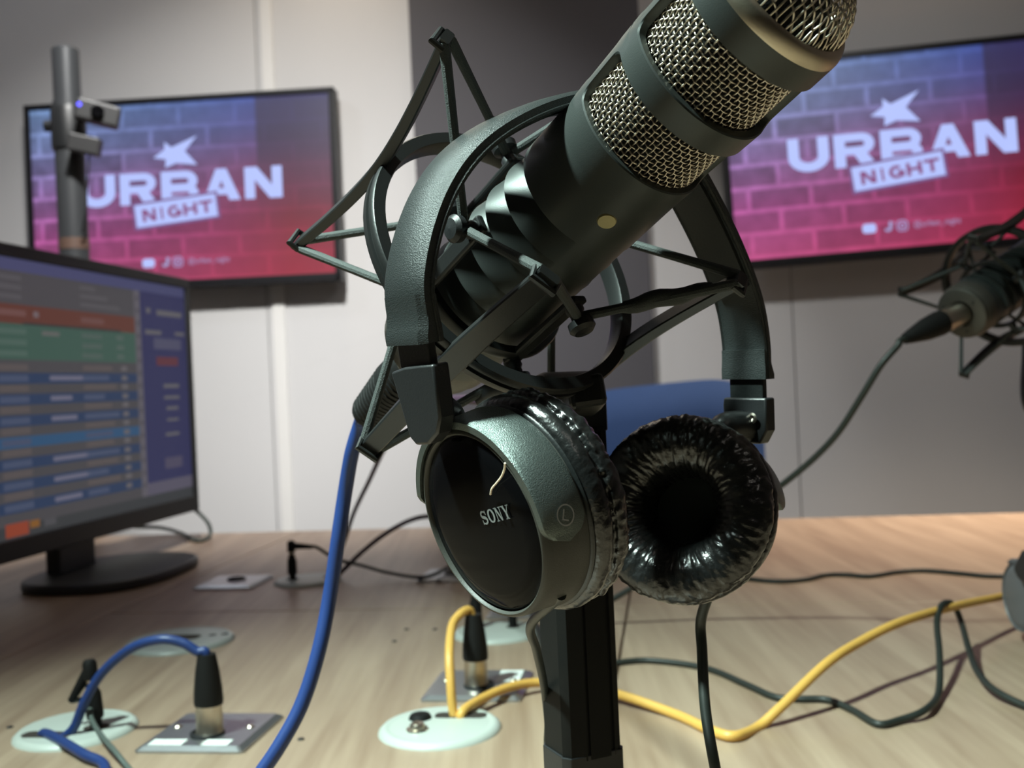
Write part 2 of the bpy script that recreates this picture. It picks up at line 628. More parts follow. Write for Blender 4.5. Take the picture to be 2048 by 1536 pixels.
wall_panel(XL, xs1)
wall_panel(xs1, xp0 + .02)
wall_panel(xp1 - .02, xs2)
wall_panel(xs2, XR)
F = RF @ Matrix.Translation((xs1 + .034, WALL_Y - .004, ZC / 2))
struct(G().box(F, .036, .010, ZC).build('trim_1', M_trim, None, smooth=0, bevel=0.003), 'narrow white cover strip on the back wall')
F = RF @ Matrix.Translation(((xp0 + xp1) / 2, WALL_Y - .02, ZC / 2))
struct(G().box(F, xp1 - xp0, .06, ZC).build('wall_center', M_dark, None, smooth=0, bevel=0.004), 'dark grey wall panel between the two screens')

# ------------------------------------------------------------------ the desk: laminate panels with open joints
tb0, tb1 = T(425, 1066), T(2048, 1025)
tdir = (tb1 - tb0).normalized()
tnor = V((-tdir.y, tdir.x, 0))                       # away from the camera
TO = tb0 + (0 - tb0.x) / tdir.x * tdir                # back edge at x = 0
TF = Matrix((tdir, tnor, V((0, 0, 1)))).transposed().to_4x4()
TF.translation = TO
TI = TF.inverted()
desk = thing('studio_desk', 'large pale wood studio desk carrying the microphones and cables', 'desk', F=Matrix.Translation((TO.x, TO.y - 1, 0)))
fix(desk)
jy = ((TI @ T(640, 1244)).y + (TI @ T(1800, 1182)).y) / 2
jx = (TI @ T(1248, 1260)).x
jl = (TI @ T(150, 1255)).x
DX0, DX1, DY0 = -1.55, 1.75, -2.05
g_ = 0.0011


def desk_panel(x0, x1, y0, y1):
    F = TF @ Matrix.Translation(((x0 + x1) / 2, (y0 + y1) / 2, -.014))
    G().box(F, x1 - x0 - 2 * g_, y1 - y0 - 2 * g_, .028).build('panel', M_wood, desk, smooth=0, bevel=0.0012)


desk_panel(DX0, jl, DY0, 0)
desk_panel(jl, jx, DY0, jy)
desk_panel(jx, DX1, DY0, jy)
desk_panel(jl, jx, jy, 0)
desk_panel(jx, DX1, jy, 0)
F = TF @ Matrix.Translation(((DX0 + DX1) / 2, DY0 / 2, -.036))
G().box(F, DX1 - DX0 - .02, -DY0 - .02, .016).build('core_board', M_woodedge, desk, smooth=0)
for (x, y) in ((DX0 + .1, -.12), (DX1 - .1, -.12), (DX0 + .1, DY0 + .12), (DX1 - .1, DY0 + .12)):
    p = TF @ V((x, y, 0))
    G().box(Matrix.Translation((p.x, p.y, (TABLE_Z - .044) / 2)), .06, .06, TABLE_Z - .044).build('leg', M_black, desk, smooth=0, bevel=.004)

# ------------------------------------------------------------------ the two wall screens


def tv_material(name):
    M = bpy.data.materials.new(name)
    M.use_nodes = True
    nt = M.node_tree
    b = nt.nodes['Principled BSDF']
    b.inputs['Base Color'].default_value = (0.01, 0.01, 0.012, 1)
    b.inputs['Roughness'].default_value = 0.4
    L = nt.links.new
    tc = nt.nodes.new('ShaderNodeTexCoord')
    sp = nt.nodes.new('ShaderNodeSeparateXYZ')
    L(tc.outputs['Object'], sp.inputs[0])

    def rng(sock, a, b_, c=0.0, d=1.0):
        r = nt.nodes.new('ShaderNodeMapRange')
        r.inputs['From Min'].default_value = a
        r.inputs['From Max'].default_value = b_
        r.inputs['To Min'].default_value = c
        r.inputs['To Max'].default_value = d
        L(sock, r.inputs['Value'])
        return r.outputs[0]

    def ramp(fac, stops):
        r = nt.nodes.new('ShaderNodeValToRGB')
        els = r.color_ramp.elements
        while len(els) < len(stops):
            els.new(0.5)
        for e, (p, c) in zip(els, stops):
            e.position = p
            e.color = (*c, 1)
        L(fac, r.inputs['Fac'])
        return r.outputs['Color']

    def mix(f, a, b_, mode='MIX'):
        x = nt.nodes.new('ShaderNodeMix')
        x.data_type = 'RGBA'
        x.blend_type = mode
        for s, val in ((x.inputs['Factor'], f), (x.inputs[6], a), (x.inputs[7], b_)):
            if hasattr(val, 'is_output'):
                L(val, s)
            else:
                s.default_value = val
        return x.outputs[2]

    vy = rng(sp.outputs['Y'], -0.262, 0.262)
    vx = rng(sp.outputs['X'], -0.45, 0.45)
    left = ramp(vy, [(0.0, (0.50, 0.075, 0.22)), (0.30, (0.40, 0.09, 0.30)), (0.55, (0.27, 0.16, 0.40)), (0.78, (0.20, 0.25, 0.50)), (1.0, (0.15, 0.25, 0.46))])
    right = ramp(vy, [(0.0, (0.36, 0.018, 0.045)), (0.35, (0.22, 0.012, 0.035)), (0.62, (0.16, 0.03, 0.10)), (0.82, (0.07, 0.05, 0.22)), (1.0, (0.03, 0.05, 0.28))])
    fx = ramp(vx, [(0.05, (0, 0, 0)), (0.85, (1, 1, 1))])
    base = mix(fx, left, right)
    br = nt.nodes.new('ShaderNodeTexBrick')
    br.inputs['Scale'].default_value = 1.0
    br.inputs['Brick Width'].default_value = 0.165
    br.inputs['Row Height'].default_value = 0.062
    br.inputs['Mortar Size'].default_value = 0.008
    br.inputs['Mortar Smooth'].default_value = 0.5
    br.inputs['Color1'].default_value = (0.72, 0.72, 0.72, 1)
    br.inputs['Color2'].default_value = (0.42, 0.42, 0.42, 1)
    br.inputs['Mortar'].default_value = (1.12, 1.12, 1.12, 1)
    br.inputs['Bias'].default_value = -0.2
    L(tc.outputs['Object'], br.inputs['Vector'])
    nz = nt.nodes.new('ShaderNodeTexNoise')
    nz.inputs['Scale'].default_value = 22
    nz.inputs['Detail'].default_value = 5
    L(tc.outputs['Object'], nz.inputs['Vector'])
    nzr = rng(nz.outputs['Fac'], 0.3, 0.7, 0.75, 1.2)
    bricks = mix(1.0, br.outputs['Color'], nzr, 'MULTIPLY')
    fade = ramp(vx, [(0.30, (1, 1, 1)), (0.80, (0.35, 0.35, 0.35))])
    fadev = ramp(vy, [(0.0, (0.6, 0.6, 0.6)), (0.5, (1, 1, 1))])
    ff = mix(1.0, fade, fadev, 'MULTIPLY')
    bricks2 = mix(ff, (0.95, 0.95, 0.95, 1), bricks)
    pic = mix(1.0, base, bricks2, 'MULTIPLY')
    stripe = ramp(vx, [(0.745, (0, 0, 0)), (0.752, (1, 1, 1))])
    upper = ramp(vy, [(0.30, (0, 0, 0)), (0.75, (0.72, 0.72, 0.72))])
    sfac = mix(1.0, stripe, upper, 'MULTIPLY')
    pic = mix(sfac, pic, (0.028, 0.016, 0.035, 1))
    L(pic, b.inputs['Emission Color'])
    b.inputs['Emission Strength'].default_value = 1.0
    return M


M_tv = tv_material('brick_wall_picture')
INK = (0.46, 0.55, 1.0)
PINK = (0.24, 0.075, 0.21)


def wall_tv(F, label, wd=0.93, ht=0.548):
    t = thing('wall_television', label, 'television', F=F, group='wall televisions showing the same logo')
    fix(t)
    g = G()
    bz, dp = 0.016, 0.045
    # bezel ring
    o_ = [(-wd / 2, -ht / 2), (wd / 2, -ht / 2), (wd / 2, ht / 2), (-wd / 2, ht / 2)]
    iw, ih = wd / 2 - bz, ht / 2 - bz
    g.box(F @ Matrix.Translation((0, 0, -dp / 2 - .004)), wd, ht, dp)
    for (cx_, cy_, sx, sy) in ((0, ht / 2 - bz / 2, wd, bz), (0, -ht / 2 + bz / 2 + .003, wd, bz + .006), (-wd / 2 + bz / 2, 0, bz, ht), (wd / 2 - bz / 2, 0, bz, ht)):
        g.box(F @ Matrix.Translation((cx_, cy_, .001)), sx, sy, .010)
    g.build('bezel', M_tvbezel, t, smooth=0, bevel=.002)
    s = G()
    s.add([F @ V((x, y, -.001)) for x, y in ((-iw, -ih + .006), (iw, -ih + .006), (iw, ih), (-iw, ih))], [(0, 1, 2, 3)])
    scr = s.build('screen', M_tv, t, smooth=0)
    # logo: word, star, tilted name plate, icons
    lg = G()
    x0, y0, lw, lh, gp = -.300, -.030, .108, .090, .0135
    put_word(lg, F, 'URBAN', x0, y0, lw, lh, gp, INK, z=.0004, t=.27, tv=.235)
    build_under(scr, lg, 'lettering', M_screen, smooth=0)
    st = G()
    cx_, cy_ = -.010, .108
    pts = [(cx_ + x, cy_ + y) for x, y in ((.063, .050), (-.013, .020), (-.033, .037), (-.033, .015), (-.067, -.007), (-.030, -.013), (-.033, -.037), (.000, -.025), (.061, -.033), (.026, .008))]
    for k in range(10):
        st.poly(F, [(cx_, cy_), pts[k], pts[(k + 1) % 10]], .0005, INK)
    build_under(scr, st, 'star_emblem', M_screen, smooth=0)
    nb = G()
    rot = math.radians(5.5)
    ca, sa = math.cos(rot), math.sin(rot)
    bx, by, bw, bh = -.132, -.096, .238, .064
    # dark outline behind the plate, plate, letters
    for (e_, zz, cc) in ((.007, .0007, (0.19, 0.10, 0.27)), (0, .0009, INK)):
        P = [(-e_, -e_), (bw + e_, -e_), (bw + e_, bh + e_), (-e_, bh + e_)]
        nb.poly(F, [(bx + x * ca - y * sa, by + x * sa + y * ca) for x, y in P], zz, cc)
    wds = {'I': .55}
    put_word(nb, F, 'NIGHT', bx + .020 - .012 * sa, by + .0135 + .020 * sa, .040, .035, .0062, PINK, z=.0012, rot=rot, widths=wds, t=.25, tv=.24)
    build_under(scr, nb, 'name_plate', M_screen, smooth=0)
    yi = -.198
    ic = G().poly(F, [(-.103 + x, yi + y) for x, y in rrect(.036, .025, .008)], .0005, INK)
    build_under(scr, ic, 'video_icon', M_screen, smooth=0)
    ic = G()
    for q in strip([(-.062, yi - .006), (-.055, yi - .010), (-.048, yi - .006), (-.047, yi + .013), (-.040, yi + .008)], .007):
        ic.poly(F, q, .0005, (.36, .34, .62))
    build_under(scr, ic, 'note_icon', M_screen, smooth=0)
    ic = G()
    for q in strip([(-.017 + x, yi + y) for x, y in rrect(.026, .026, .008, 3)], .004, True):
        ic.poly(F, q, .0005, (.36, .30, .58))
    build_under(scr, ic, 'photo_icon_frame', M_screen, smooth=0)
    ic = G()
    for q in strip(circle(.006, 10, -.017, yi), .004, True):
        ic.poly(F, q, .0005, (.36, .30, .58))
    build_under(scr, ic, 'photo_icon_lens', M_screen, smooth=0)
    # handle text
    fc = bpy.data.curves.new('handle_text', 'FONT')
    fc.body = '@urban_night'
    fc.size = .021
    tmp = bpy.data.objects.new('handle_text', fc)
    COL.objects.link(tmp)
    bpy.context.view_layer.update()
    me = bpy.data.meshes.new_from_object(tmp.evaluated_get(bpy.context.evaluated_depsgraph_get()))
    bpy.data.objects.remove(tmp)
    hg = G()
    hv = [F @ (V((.012, yi - .006, .0005)) + v.co) for v in me.vertices]
    hg.add(hv, [tuple(p.vertices) for p in me.polygons])
    hg.c = [(i, (.40, .30, .55)) for i in range(len(hg.f))]
    build_under(scr, hg, 'handle_text', M_screen, smooth=0)
    bk = G()
    bk.box(F @ Matrix.Translation((0, 0, -dp - .022)), .30, .25, .036)
    bk.build('wall_bracket', M_black, t, smooth=0, bevel=.004)
    return t


def tv_frame(px, py, d, yaw, roll):
    o = W(px, py, d)
    z = V((math.sin(yaw), -math.cos(yaw), 0))
    y = V((math.sin(roll) * 1.0, 0, math.cos(roll)))
    return frame_yz(o, z, y)


TVL = tv_frame(362, 384, 2.99, math.radians(-4.0), math.radians(0.25))
TVR = tv_frame(1806, 302, 2.80, math.radians(-5.5), math.radians(-1.9))
wall_tv(TVL, 'wall television showing the URBAN NIGHT logo, left of the dark panel', .905, .545)
wall_tv(TVR, 'wall television showing the URBAN NIGHT logo, right of the dark panel', .945, .555)

# ------------------------------------------------------------------ pole with small camera in front of the left television
pd = 2.2
pb = W(150, 520, pd)
ptop = W(131, 97, pd).z
px_, py_ = W(140, 310, pd).x, pb.y
pole = thing('camera_pole', 'thick grey camera pole standing before the left wall television', 'pole', loc=(px_, py_, 0))
fix(pole)
pf = Matrix.Translation((px_, py_, 0))
zs = W(140, 205, pd).z
G().lathe([(0, 0), (.03, 0), (.03, zs), (0, zs)], pf, 32).build('lower_tube', M_pole, pole)
G().lathe([(.0, zs), (.0275, zs), (.0275, ptop - .004), (.0245, ptop), (0, ptop)], pf, 32).build('upper_tube', M_pole, pole)
G().lathe([(.0, zs - .10), (.034, zs - .10), (.035, zs - .095), (.035, zs - .02), (.033, zs - .012), (0, zs - .012)], pf, 32).build('clamp_collar', M_black, pole)
G().lathe([(.0302, W(148, 500, pd).z), (.0308, W(148, 500, pd).z), (.0308, W(148, 478, pd).z), (.0302, W(148, 478, pd).z)], pf, 32).build('painted_light_band', M_lightband, pole)  # orange-brown play of light on the pole, modelled as a coloured band
G().lathe([(0, 0), (.16, 0), (.16, .012), (.05, .02), (0, .02)], pf, 40).build('foot_plate', M_black, pole)
G().lathe([(0, 0), (.012, 0), (.012, .03), (.0, .03)], frame(W(100, 252, pd) + V((.02, 0, 0)), (-1, 0, 0), (0, 0, 1)), 16).build('clamp_knob', M_black, pole)
camth = thing('small_camera', 'small dark camera clamped to the thick grey pole', 'camera', loc=W(195, 230, pd - .04))
fix(camth)
Fc = frame_yz(W(196, 228, pd - .05), V((.35, -1, -.1)), V((.25, 0, 1)))
G().box(Fc, .085, .042, .05).build('body', M_camera, camth, smooth=0, bevel=.005)
G().lathe([(0, .026), (.012, .026), (.013, .032), (.009, .034), (0, .032)], Fc, 20).build('lens', M_gloss, camth)
lg = G()
lf = Fc @ Matrix.Translation((-.036, .006, .0255))
lg.poly(lf, circle(.0045, 10), .0003, (.10, .09, 1.0))
lg.build('indicator_light', M_led, camth, smooth=0)
Fc2 = frame_yz(W(170, 290, pd - .05), V((.2, -1, -.1)), V((.22, 0, 1)))
G().box(Fc2, .062, .036, .04).build('battery_pack', M_camera, camth, smooth=0, bevel=.004)
G().tube(catmull([W(178, 306, pd - .05), W(177, 340, pd - .05), W(173, 385, pd - .045), W(170, 430, pd - .045), W(165, 465, pd - .035)]), .0022, 8).build('lead', M_black, camth)

# ------------------------------------------------------------------ blue chair behind the desk
cd = 2.22
cw = W(1318, 768, cd)
chf = Matrix.Translation((cw.x, cw.y, 0)) @ Matrix.Rotation(math.radians(172), 4, 'Z')
chair = thing('office_chair', 'blue upholstered office chair behind the far side of the desk', 'chair', F=chf)
fix(chair)
ztop = cw.z


def cushion(F, wd, ht, th, bow, name, material, parent, skew=0.0):
    g = G()
    nx, ny = 18, 14
    for side in (1, -1):
        vs, fs = [], []
        for j in range(ny + 1):
            for i in range(nx + 1):
                u, v_ = -1 + 2 * i / nx, -1 + 2 * j / ny
                # superellipse outline
                su, sv = u, v_
                k = (abs(u) ** 5 + abs(v_) ** 5) ** .2
                mx_ = max(abs(u), abs(v_), 1e-6)
                if k > 0:
                    su, sv = u * mx_ / k, v_ * mx_ / k
                tt = th / 2 * (max(0, 1 - max(abs(u), abs(v_)) ** 6)) ** .5
                vs.append(F @ V((su * wd / 2, sv * ht / 2 + skew * su * wd, bow * su * su + side * tt)))
        for j in range(ny):
            for i in range(nx):
                a = j * (nx + 1) + i
                q = (a, a + 1, a + nx + 2, a + nx + 1)
                fs.append(q if side > 0 else tuple(reversed(q)))
        g.add(vs, fs)
    return g.build(name, material, parent, smooth=60)


bf = chf @ Matrix.Translation((0, -.02, ztop - .25)) @ Matrix.Rotation(math.radians(90), 4, 'X')
cushion(bf, .42, .50, .07, -.05, 'backrest', M_chair, chair, -.03)
cushion(chf @ Matrix.Translation((0, .25, .47)), .48, .46, .08, .0, 'seat', M_chair, chair)
G().tube([chf @ V((0, -.05, .62)), chf @ V((0, -.07, .50)), chf @ V((0, .0, .425)), chf @ V((0, .2, .42))], .018, 10).build('back_bracket', M_black, chair)
G().tube([chf @ V((0, .22, .08)), chf @ V((0, .22, .43))], .025, 14).build('column', M_black, chair)
for k in range(5):
    a = 2 * math.pi * k / 5
    c0 = chf @ V((0, .22, .09))
    c1 = chf @ V((.27 * math.cos(a), .22 + .27 * math.sin(a), .065))
    lg_ = G().tube([c0, c1], [.022, .014], 10).build('leg', M_black, chair)
    build_under(lg_, G().lathe([(0, -.012), (.028, -.012), (.03, 0), (.028, .012), (0, .012)], frame(V((c1.x, c1.y, .03)), (math.sin(a), -math.cos(a), 0), (0, 0, 1)), 16), 'caster', M_black)

# ------------------------------------------------------------------ monitor on the left
PR, PL = W(383, 795, 1.90), W(0, 830, 1.36)
md = V((PR.x - PL.x, PR.y - PL.y, 0)).normalized()
mz0, mz1 = W(388, 1020, 1.90).z, W(374, 561, 1.90).z
MW, MH = .73, mz1 - mz0
mc = V((PR.x, PR.y, (mz0 + mz1) / 2)) - md * MW / 2
mn = V((md.y, -md.x, 0))
MF = frame_yz(mc, mn, (0, 0, 1))
mon = thing('computer_monitor', 'black monitor with a colourful schedule table on the left of the desk', 'monitor', F=Matrix.Translation((mc.x, mc.y, TABLE_Z)))
fix(mon)
g = G()
bz = .014
g.box(MF @ Matrix.Translation((0, 0, -.022)), MW, MH, .036)
for (cx_, cy_, sx, sy) in ((0, MH / 2 - bz / 2, MW, bz + .004), (0, -MH / 2 + .014, MW, .028), (-MW / 2 + bz / 2, 0, bz, MH), (MW / 2 - bz / 2, 0, bz, MH)):
    g.box(MF @ Matrix.Translation((cx_, cy_, .0)), sx, sy, .012)
g.build('bezel', M_bezel, mon, smooth=0, bevel=.002)
sx0, sx1 = -MW / 2 + bz, MW / 2 - bz
sy0, sy1 = -MH / 2 + .028, MH / 2 - bz - .002
sc_ = G()


def cell(u0, u1, v0, v1, col, z=0.0):
    col = tuple(c_ * .62 for c_ in col)
    xa, xb = sx0 + u0 * (sx1 - sx0), sx0 + u1 * (sx1 - sx0)
    ya, yb = sy1 - v0 * (sy1 - sy0), sy1 - v1 * (sy1 - sy0)
    sc_.poly(MF, [(xa, yb), (xb, yb), (xb, ya), (xa, ya)], .0008 + z, col)


GREY = (0.092, 0.088, 0.096)
BLU = (0.035, 0.062, 0.135)
NAV = (0.042, 0.044, 0.125)
TXT = (0.155, 0.150, 0.165)
cell(0, 1, 0, 1, GREY)
cell(0, 1, 0, .045, (0.085, 0.09, 0.20), .0003)
cell(0, .745, .165, .235, (0.155, 0.055, 0.040), .0003)
cell(0, .745, .235, .365, (0.065, 0.135, 0.105), .0003)
cell(.32, .68, .228, .237, (0.05, 0.05, 0.05), .0006)
rows = []
for k in range(7):
    v0 = .412 + .0765 * k
    cell(0, .745, v0, v0 + .040, (0.040, 0.115, 0.235) if k == 3 else BLU, .0003)
    rows.append((v0 + .02, True))
    rows.append((v0 - .02, False))
cell(.772, 1, .045, .90, NAV, .0003)
cell(.772, 1, .90, .955, (0.13, 0.12, 0.17), .0003)
cell(.745, .772, .045, .955, (0.15, 0.14, 0.165), .0003)
for k in range(16):
    cell(.753, .764, .07 + k * .055, .09 + k * .055, (0.09, 0.085, 0.10), .0006)
cell(0, 1, .955, 1, (0.055, 0.06, 0.065), .0003)
cell(.24, .31, .945, .992, (0.36, 0.07, 0.035), .0006)
cell(.315, .345, .948, .975, (0.30, 0.13, 0.03), .0006)
cell(.36, .40, .955, .98, (0.10, 0.10, 0.11), .0006)
rnd = random.Random(3)
for v0, bl in rows:
    b_ = (0.085, 0.11, 0.19) if bl else (0.135, 0.115, 0.115)
    cell(.24, .33, v0 - .012, v0 + .012, b_, .0006)
    if bl and rnd.random() < .75:
        cell(.40, .40 + .07 + .09 * rnd.random(), v0 - .010, v0 + .008, (0.19, 0.19, 0.27), .0006)
    cell(.52, .52 + .08 + .06 * rnd.random(), v0 - .011, v0 + .010, b_, .0006)
    cell(.675, .70, v0 - .010, v0 + .010, (0.17, 0.16, 0.17), .0006)
for k in range(3):
    v0 = .07 + .034 * k
    cell(.24, .32, v0 - .009, v0 + .009, (.12, .115, .125), .0006)
    cell(.52, .58 + .05 * k, v0 - .009, v0 + .009, (.12, .115, .125), .0006)
    v0 = .262 + .04 * k
    cell(.24, .33, v0 - .01, v0 + .01, (.10, .17, .14), .0006)
    cell(.52, .60, v0 - .01, v0 + .01, (.10, .15, .13), .0006)
    cell(.66, .69, v0 - .01, v0 + .01, (.11, .16, .14), .0006)
cell(.38, .44, .255, .272, (.16, .17, .16), .0006)
cell(.24, .33, .185, .207, (.21, .10, .09), .0006)
cell(.355, .372, .185, .207, (.22, .17, .18), .0006)
cell(.52, .61, .188, .212, (.19, .09, .08), .0006)
for (u0, u1, v0, v1, c_) in ((.80, .82, .115, .14, TXT), (.85, .98, .12, .145, TXT), (.79, .87, .215, .235, TXT), (.94, .99, .215, .232, TXT), (.83, .97, .25, .30, (.10, .10, .17)),
                            (.84, .95, .335, .375, (.15, .045, .06)), (.87, .95, .46, .478, TXT), (.87, .95, .515, .53, TXT), (.88, .94, .565, .58, TXT), (.88, .94, .62, .632, TXT), (.87, .94, .685, .70, TXT), (.86, .95, .80, .85, (.10, .09, .15))):
    cell(u0, u1, v0, v1, c_, .0006)
sc_.build('screen', M_screen, mon, smooth=0)
# stand
zt = TABLE_Z
bF = frame_yz(V((mc.x, mc.y, zt)) + mn * .045 - md * .0, (0, 0, 1), mn)
prof = []
for k in range(40):
    a = 2 * math.pi * k / 40
    ca, sa = math.cos(a), math.sin(a)
    prof.append((.14 * (abs(ca) ** .7) * (1 if ca > 0 else -1), .10 * (abs(sa) ** .8) * (1 if sa > 0 else -1)))
G().prism(bF, prof, 0, .014).build('foot', M_bezel, mon, smooth=40, bevel=.004)
G().box(frame_yz(V((mc.x, mc.y, (zt + mz0) / 2 + .03)) - mn * .022, mn, (0, 0, 1)), .10, .14, .022).build('neck', M_bezel, mon, smooth=0, bevel=.006)
G().box(frame_yz(V((mc.x, mc.y, mc.z)) - mn * .06, mn, (0, 0, 1)), .40, .25, .05).build('rear_housing', M_bezel, mon, smooth=0, bevel=.01)
tag(G().tube(catmull([W(380, 1012, 1.93), W(398, 1026, 1.915), W(416, 1046, 1.905), W(421, 1066, 1.90), T(412, 1082) + V((0, 0, .004)), T(392, 1085) + V((0, 0, .004)), T(360, 1072) + V((0, 0, .006)), T(320, 1068) + V((0, 0, .012)), T(270, 1075) + V((0, 0, .02))]), .0035, 10).build('monitor_cable', M_greycable),
    'thin grey cable looping from the lower right corner of the monitor', 'cable')

# ------------------------------------------------------------------ desk inlets: steel plates, grommets, plugs


def steel_plate(pf_, size, label, sticker=None, screws=True, socket=True, sy_=.004):
    """pf_: pixel of the front edge centre"""
    p = T(*pf_)
    F = TF.copy()
    F.translation = p + tnor * size / 2
    t = thing('steel_socket_plate', label, 'socket plate', F=F, group='steel socket plates let into the desk')
    fix(t)
    h_ = size / 2
    g = G()
    out = rrect(size, size, .003, 2)
    inn = rrect(size - .009, size - .009, .002, 2)
    n = len(out)
    vs = [F @ V((x, y, 0)) for x, y in out] + [F @ V((x, y, .0018)) for x, y in out] + [F @ V((x, y, .0045)) for x, y in inn]
    fs = [(i, (i + 1) % n, n + (i + 1) % n, n + i) for i in range(n)] + [(n + i, n + (i + 1) % n, 2 * n + (i + 1) % n, 2 * n + i) for i in range(n)] + [tuple(range(2 * n, 3 * n))]
    g.add(vs, fs).build('plate', M_plate, t, smooth=0)
    if screws:
        for sx in (-1, 1):
            G().lathe([(0, .0062), (.0022, .0060), (.0034, .0048), (.0034, .004)], F @ Matrix.Translation((sx * .029, .004, 0)), 16).build('screw', M_nickel, t)
    if socket:
        G().lathe([(.0128, .004), (.0128, .0065), (.0105, .0072), (.0100, .003)], F @ Matrix.Translation((.002, sy_, 0)), 24).build('socket_ring', M_black, t)
    if sticker:
        for (x, y, sx, sy) in sticker:
            G().box(F @ Matrix.Translation((x, y, .0048)), sx, sy, .0003).build('sticker', M_sticker, t, smooth=0)
    return t, F


def grommet(pc, r, label, material, holes=(), slot=None, studs=()):
    p = T(*pc)
    F = TF.copy()
    F.translation = p
    t = thing('cable_grommet', label, 'grommet', F=F, group='round cable grommets let into the desk')
    fix(t)
    G().lathe([(r + .0005, 0), (r, .0016), (r - .003, .0042), (r - .006, .0046), (r - .0075, .0040), (r - .009, .0042), (0, .0042)], F, 48).build('cover', material, t)
    for (x, y, rr) in holes:
        G().lathe([(0, .0045), (rr, .0045), (rr + .0012, .0043)], F @ Matrix.Translation((x, y, 0)), 20).build('opening', M_hole, t)
    if slot:
        x, y, sx, sy = slot
        G().prism(F @ Matrix.Translation((x, y, 0)), rrect(sx, sy, min(sx, sy) * .35), .0040, .00455).build('slot', M_hole, t, smooth=0)
    for (x, y, m_) in studs:
        Fs = F @ Matrix.Translation((x, y, 0))
        if m_ == 'k':
            G().lathe([(0, .0085), (.005, .0083), (.0072, .0075), (.0085, .0055), (.009, .004)], Fs, 24).build('jack_cap', M_rubber, t)
        else:
            G().lathe([(0, .0070), (.0026, .0070), (.0030, .0088), (.0048, .0090), (.0055, .008), (.0057, .0058), (.0080, .0054), (.0084, .004)], Fs, 24).build('jack_nut', M_nickel, t)
    return t, F


def xlr(parent, F, cable_end=True, k=1.0):
    """upright plug along +z of F, base at origin"""
    pb_ = G().lathe([(.0105, 0), (.0105, .003), (.0098, .004), (.0098, .022 * k), (.0102, .024 * k), (.009, .0245 * k)], F, 28).build('barrel', M_nickel, parent)
    bt = G().lathe([(.0, .0235 * k), (.0104, .0235 * k), (.0108, .026 * k), (.0104, .035 * k), (.0088, .050 * k), (.0072, .060 * k), (.0066, .0635 * k), (.0, .0635 * k)], F, 28).build('boot', M_rubber, parent)
    return F @ V((0, 0, .0635 * k))


pl1, F1 = steel_plate((375, 1508), .083, 'steel socket plate holding the blue cable plug, nearest the camera', [(-.020, -.031, .026, .012), (.018, -.031, .020, .012)], sy_=-.012)
pl2, F2 = steel_plate((940, 1405), .083, 'steel socket plate holding the yellow cable plug behind the mic stand', [(.024, .018, .020, .034)], sy_=-.010)
pl3, F3 = steel_plate((443, 1179), .083, 'empty steel socket plate beside the monitor foot', None, screws=False)
pl4, F4 = steel_plate((892, 1165), .083, 'far steel socket plate holding the purple cable plug', None, screws=False)
pl5, F5 = steel_plate((1046, 1238), .083, 'steel socket plate mostly hidden behind the mic stand post', None, screws=False)

gr1, H1 = grommet((153, 1463), .0455, 'white round grommet with the blue cable in its slot, bottom left', M_grommet, holes=[(.018, -.002, .0085)], slot=(-.012, -.020, .040, .014))
gr2, H2 = grommet((880, 1459), .0455, 'white round grommet with the yellow cable, a black cap and a metal nut', M_grommet, slot=(.012, .020, .040, .013), studs=[(-.018, .013, 'k'), (-.014, -.013, 'm')])
gr3, H3 = grommet((616, 1163), .0455, 'far white grommet with a black jack plug and the purple cables', M_grommet, holes=[(-.020, -.004, .008)], slot=(.030, .012, .022, .016))
gr4, H4 = grommet((360, 1285), .0555, 'grey round grommet under the arch of the blue cable', M_grommet2, holes=[(.030, .014, .003), (.042, .018, .003)], slot=(-.006, .006, .05, .02))
gr5, H5 = grommet((996, 1267), .0455, 'white round grommet behind the yellow cable plug and mic stand', M_grommet, holes=[(.014, .012, .006), (-.024, .010, .006)])

# blue patch lead at the left grommet
bl = thing('blue_patch_cable', 'short blue cable arching from the left grommet into its upright plug', 'cable', loc=F1.translation)
fix(bl)
e1 = xlr(bl, F1 @ Matrix.Translation((.004, -.012, .0046)), k=.94)
up = V((0, 0, 1))
h1 = H1 @ V((-.006, -.020, -.002))
dA, dB = h1.y, e1.y
path = [h1, W(146, 1458, h1.y), W(170, 1402, h1.y), W(205, 1345, h1.y), W(262, 1297, (h1.y + e1.y) / 2), W(320, 1279, e1.y), W(365, 1286, e1.y), W(395, 1303, e1.y), e1 + V((-.001, 0, .0015)), e1 - up * .008]
G().tube(catmull(path), .0036, 14).build('cord', M_blue, bl)

# yellow patch lead
yl = thing('yellow_patch_cable', 'short yellow cable arching from the middle grommet into its upright plug', 'cable', loc=F2.translation)
fix(yl)
e2 = xlr(yl, F2 @ Matrix.Translation((0, -.010, .0046)), k=.94)
h2 = H2 @ V((.010, .019, -.002))
path = [h2, W(906, 1420, h2.y), W(901, 1360, h2.y + .005), W(899, 1300, h2.y + .02), W(905, 1250, e2.y - .02), W(922, 1227, e2.y - .008), e2 + V((-.003, 0, .003)), e2 - up * .008]
G().tube(catmull(path), .0036, 14).build('cord', M_yellow, yl)

